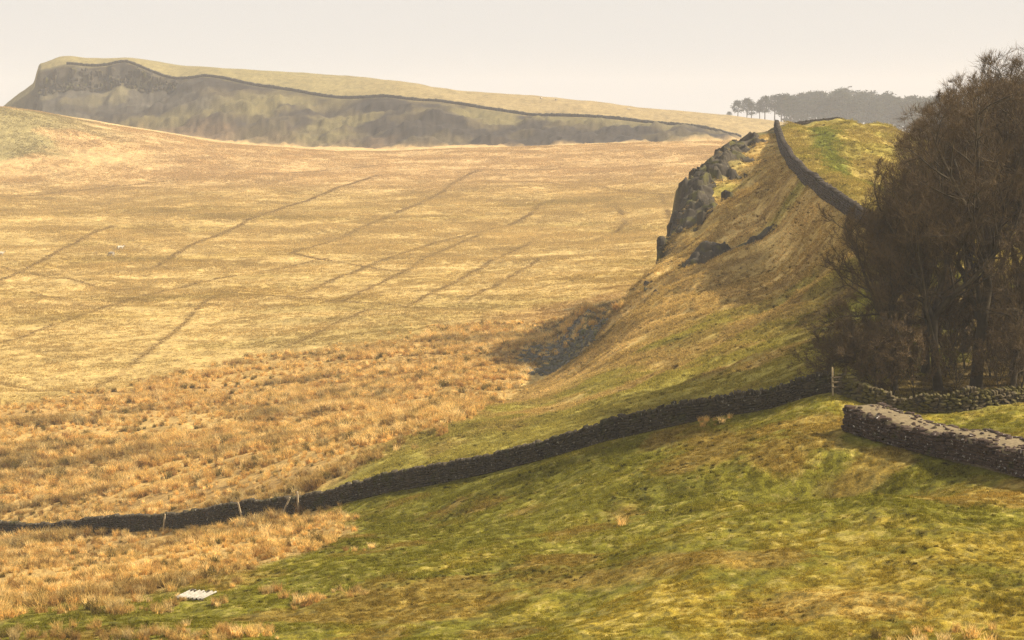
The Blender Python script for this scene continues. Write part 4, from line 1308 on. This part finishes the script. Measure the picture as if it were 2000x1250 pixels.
# ------------------------------------------------------------------ far wood of pines
def pine(seed, H, flat=.5, lo=.35, clumps=90):
    rs = np.random.RandomState(seed)
    tr = ([], []); tube(tr, [np.array([0, 0, -1.0]), np.array([.1, 0, H * .4]), np.array([.2, .1, H * .9])], [.32, .24, .08], 5)
    for k in range(9):
        z = H * rs.uniform(lo, .85); a = rs.uniform(0, 6.28); r = rs.uniform(1.2, 3)
        tube(tr, [np.array([.1, 0, z]), np.array([math.cos(a) * r, math.sin(a) * r, z + rs.uniform(.2, 1.2)])], [.1, .04], 3)
    vs = []
    for k in range(clumps):
        t = rs.rand() ** .8; z = H * (lo + (1 - lo) * t); rmax = H * .26 * (1 - .75 * max(0, (t - flat)) / (1 - flat)) * (.55 + .45 * min(1, t / .25))
        a = rs.uniform(0, 6.28); r = rmax * math.sqrt(rs.uniform(.15, 1)); c = np.array([math.cos(a) * r, math.sin(a) * r, z])
        m = 16; q0 = c + rs.normal(0, 1, (m, 3)) * (.55, .55, .32); e1 = rs.normal(0, .38, (m, 3)); e2 = rs.normal(0, .38, (m, 3))
        vs.append(np.stack([q0, q0 + e1, q0 + e2], 1).reshape(-1, 3))
    v = np.concatenate(vs)
    return mesh_only('trunk', *tr, M['bark']), mesh_only('crown', v, np.arange(len(v)).reshape(-1, 3), M['needles'])
PINES = [(14.0,) + pine(61 + i, 14.0, fl, lo) for i, (fl, lo) in enumerate(((.5, .42), (.65, .5), (.4, .3), (.3, .18)))]
TOPX = [1415, 1428, 1440, 1470, 1500, 1550, 1600, 1640, 1690, 1740, 1770, 1800, 1900, 2050]
TOPY = [216, 213, 199, 194, 191, 188, 183, 177, 181, 187, 193, 196, 192, 196]
rp = np.random.RandomState(77)
def far_tree(px, d, top, kind, label, group):
    x, y, _ = P(px, 220, d); z = float(ground(x, y)[0]); zt = P(px, top, d)[2]
    h, t, c = PINES[kind]; k = max(zt - z, 3) / h
    root = empty('pine_tree', (x, y, z), rp.uniform(0, 6.28)); root.scale = (k * rp.uniform(1.0, 1.45),) * 2 + (k,); tag(root, label, 'tree', group)
    for nm, me in (('trunk', t), ('crown', c)):
        o = bpy.data.objects.new(nm, me); col.objects.link(o); o.parent = root
for i, (px, d, dy, kd, label) in enumerate((
    (1424, 965, 0, 1, 'lone tiny pine at the left tip of the far wood'),
    (1441, 975, 0, 0, 'leftmost full grown pine of the far wood, flat crowned'),
    (1459, 985, -3, 1, 'second tall pine from the left end of the far wood'),
    (1468, 970, 4, 2, 'third tall pine from the left end of the far wood'),
    (1484, 980, 2, 1, 'fourth tall pine from the left end of the far wood'),
    (1494, 975, -2, 0, 'fifth tall pine from the left end, just left of the knoll top'),
    (1513, 985, -1, 1, 'pine of the far wood right behind the knoll wall top'),
    (1526, 975, -3, 2, 'pine of the far wood just right of the knoll wall top'),
    (1545, 990, 2, 1, 'last pine of the far wood with sky showing between trunks'))):
    far_tree(px, d + 385, np.interp(px, TOPX, TOPY) + dy + rp.uniform(-3, 5), kd, label, 'edge pines of the far wood')
for i in range(64):
    px = 1530 + 330 * (i + rp.rand()) / 64
    far_tree(px, rp.uniform(1380, 1640), np.interp(px, TOPX, TOPY) + 26 * rp.rand() ** 1.3 - 4, rp.randint(0, 4), 'hazy tree in the dense main body of the far wood', 'dense body of the far wood')

# ------------------------------------------------------------------ sheep
def sheep_mesh(seed, grazing=True):
    """one continuous body grown over a skeleton"""
    hd = [(.50, 0, .72), (.68, 0, .60 if grazing else .86), (.80, 0, .34 if grazing else .98), (.92, 0, .18 if grazing else .94)]
    v = [(-.45, 0, .66), (-.2, 0, .70), (.1, 0, .70), (.38, 0, .70)] + hd
    r = [.23, .29, .29, .25, .19, .12, .10, .055]
    e = [(i, i + 1) for i in range(7)]
    for bx, b, sy in ((-.36, 0, 1), (-.36, 0, -1), (.34, 3, 1), (.34, 3, -1)):
        i = len(v); v += [(bx, .13 * sy, .46), (bx + .03, .14 * sy, .24), (bx, .14 * sy, 0.0)]; r += [.085, .045, .035]
        e += [(b, i), (i, i + 1), (i + 1, i + 2)]
    i = len(v); v += [(-.66, 0, .58), (-.70, 0, .42)]; r += [.05, .03]; e += [(0, i), (i, i + 1)]
    me = bpy.data.meshes.new('sheep'); me.from_pydata(v, e, []); me.materials.append(M['fleece'])
    o = bpy.data.objects.new('sheep', me); col.objects.link(o)
    sk = o.modifiers.new('skin', 'SKIN'); sk.use_smooth_shade = True
    for k, rr in enumerate(r): me.skin_vertices[0].data[k].radius = (rr, rr)
    me.skin_vertices[0].data[1].use_root = True
    ss = o.modifiers.new('smooth', 'SUBSURF'); ss.levels = 1; ss.render_levels = 1
    dg = bpy.context.evaluated_depsgraph_get(); ev = bpy.data.meshes.new_from_object(o.evaluated_get(dg))
    bpy.data.objects.remove(o); ev.materials.clear(); ev.materials.append(M['fleece'])
    return ev
SHEEP = [sheep_mesh(1, True), sheep_mesh(2, False)]
_ear = STONES[0]
for px, py, d0, d1, rz, kd, label in (
    (218, 500, 380, 520, 2.7, 0, 'white sheep grazing in the valley, nearer of the pair left of centre'),
    (235, 488, 380, 540, .4, 1, 'pale sheep in the valley, farther and right of the pair'),
    (1, 500, 380, 540, .3, 1, 'pale sheep at the left edge of the picture in the valley'),
    (1057, 194, 880, 1040, 1.0, 0, 'tiny white sheep on the far slope, left one of three'),
    (1086, 197, 880, 1040, 2.4, 1, 'tiny white sheep on the far slope, middle one of three'),
    (1228, 215, 870, 1020, .2, 0, 'tiny white sheep on the far slope, rightmost of three')):
    x, y, z = Pg(px, py, d0, d1)
    root = empty('sheep', (x, y, z - .14), rz); tag(root, label, 'sheep', 'sheep in the valley' if y < 700 else 'sheep on the far slope'); root.scale = (1.1,) * 3
    b = bpy.data.objects.new('body', SHEEP[kd]); col.objects.link(b); b.parent = root
    hz = .18 if kd == 0 else .94
    v, f = STONES[1]
    hme = np_mesh('face', v * (.20, .13, .15) + (.90, 0, hz + .02), f, M['face'], root)
    for s in (-1, 1):
        np_mesh('ear', v * (.05, .12, .04) + (.80, .12 * s, hz + .13), f, M['face'], root)

# ------------------------------------------------------------------ posts and hurdle
def post_mesh(name, h, w, mat, parent, loc=(0, 0, 0), rot=(0, 0, 0), seed=0):
    rs = random.Random(seed); v = []; f = []
    L = [(-.3, 1), (0, 1), (h * .5, .95), (h * .97, .9), (h, .65)]
    for z, k in L:
        for a in range(6):
            t = a * math.pi / 3; rr = w / 2 * k * rs.uniform(.9, 1.1); v.append((math.cos(t) * rr, math.sin(t) * rr, z))
    for i in range(len(L) - 1):
        for a in range(6): f.append((i * 6 + a, i * 6 + (a + 1) % 6, (i + 1) * 6 + (a + 1) % 6, (i + 1) * 6 + a))
    f.append(tuple((len(L) - 1) * 6 + a for a in range(6)))
    o = link_mesh(name, v, f, mat, parent); o.location = loc; o.rotation_euler = rot
    return o
for px, py, d, h, ry, label in (
    (319, 1040, 145.6, 1.35, .12, 'short leaning wooden post before the field wall, leftmost of four'),
    (474, 1024, 137.4, 1.4, -.22, 'wooden post leaning left before the field wall, second from left'),
    (549, 1022, 133.8, 1.5, .42, 'steeply leaning wooden stake before the field wall beside the straight post'),
    (584, 1016, 132.6, 1.6, -.05, 'straight wooden post before the field wall, rightmost of four')):
    x, y, _ = P(px, py, d)
    dd, s = line_d(np.array([x]), np.array([y]), FIELD_WALL)
    y = y - max(0, .75 - dd[0] * (-s[0])) * 1.3
    o = post_mesh('fence_post', h, .14, M['wood'], None, (x, y, float(ground(x, y)[0])), (.03, ry, 0), int(px)); tag(o, label, 'post', 'old posts along the field wall')

def hurdle():
    x0, y0, _ = P(1627, 760, 109.4); x1, y1, _ = P(1650, 755, 109.8)
    z0 = float(ground(x0, y0)[0]); z1 = float(ground(x1, y1)[0])
    root = empty('wooden_hurdle', (x0, y0, z0)); tag(root, 'small wooden rail hurdle closing the gap at the top end of the field wall', 'fence')
    post_mesh('post', 1.55, .10, M['wood'], root, (0, 0, 0), (0, -.04, 0), 1)
    post_mesh('post', 1.45, .10, M['darkwood'], root, (x1 - x0, y1 - y0, z1 - z0), (0, .03, 0), 2)
    L = math.hypot(x1 - x0, y1 - y0)
    for h in (.45, .72, .98):
        v, f = STONES[3]
        o = np_mesh('rail', v * (L * 1.1, .05, .08), f, M['darkwood'], root)
        o.location = ((x1 - x0) / 2, (y1 - y0) / 2 - .06, h + (z1 - z0) / 2); o.rotation_euler = (0, 0, math.atan2(y1 - y0, x1 - x0))
hurdle()

# ------------------------------------------------------------------ white corrugated sheet lying in the grass
def sheet():
    x, y, z = Pg(372, 1172, 60, 130)
    root = empty('corrugated_sheet', (x, y, z), -.3); tag(root, 'white corrugated roofing sheet lying on dark blocks in the grass, lower left', 'roofing sheet')
    v = []; f = []; n = 56; m = 4; W, D, th = 1.2, 1.0, .018
    for top in (1, 0):
        for j in range(m + 1):
            for i in range(n + 1):
                u = i / n; t = j / m
                zz = .10 + .10 * t + .042 * math.sin(u * 2 * math.pi * 6.5) + (th if top else 0)
                v.append(((u - .5) * W + .22 * t, (t - .2) * D, zz))
    k = (m + 1) * (n + 1)
    for j in range(m):
        for i in range(n):
            a = j * (n + 1) + i
            f.append((a, a + 1, a + n + 2, a + n + 1)); b = a + k; f.append((b + 1, b, b + n + 1, b + n + 2))
    for i in range(n):
        f.append((i + 1, i, i + k, i + 1 + k)); a = m * (n + 1) + i; f.append((a, a + 1, a + 1 + k, a + k))
    for j in range(m):
        a = j * (n + 1); f.append((a, a + n + 1, a + n + 1 + k, a + k)); a += n; f.append((a + n + 1, a, a + k, a + n + 1 + k))
    link_mesh('sheet', v, f, M['sheet'], root, True)
    for i in range(5):
        o = bpy.data.objects.new('block', stone_mesh('r', i, M['fieldstone'])); col.objects.link(o); o.parent = root
        o.location = (-.55 + .27 * i, -.12, .0); o.scale = (.25, .22, .2); o.rotation_euler = (0, 0, i)
    for i in range(2):
        o = bpy.data.objects.new('block', stone_mesh('r', 5 + i, M['fieldstone'])); col.objects.link(o); o.parent = root
        o.location = (-.2 + .6 * i, .75, .08); o.scale = (.3, .25, .38); o.rotation_euler = (0, 0, i)
sheet()

# ------------------------------------------------------------------ haze: one even box of air round everything
def haze_box():
    x0, x1, y0, y1 = -6500.0, 6500.0, -60.0, 3800.0
    z0, z1 = ZMIN - 1.0, 62.0
    v = [(x, y, z) for z in (z0, z1) for y in (y0, y1) for x in (x0, x1)]
    f = [(0, 2, 3, 1), (4, 5, 7, 6), (0, 1, 5, 4), (2, 6, 7, 3), (0, 4, 6, 2), (1, 3, 7, 5)]
    m, n, o = new_mat('haze_air')
    pv = nd(n, 'ShaderNodeVolumePrincipled')
    pv.inputs['Color'].default_value = (.70, .73, .80, 1)
    pv.inputs['Density'].default_value = HAZE
    pv.inputs['Anisotropy'].default_value = 0.0
    n.links.new(pv.outputs['Volume'], o.inputs['Volume'])
    h = link_mesh('haze', v, f, m)
    tag(h, 'pale haze filling the air over the valley', 'haze', kind='stuff')
HAZE = 0.00027
haze_box()
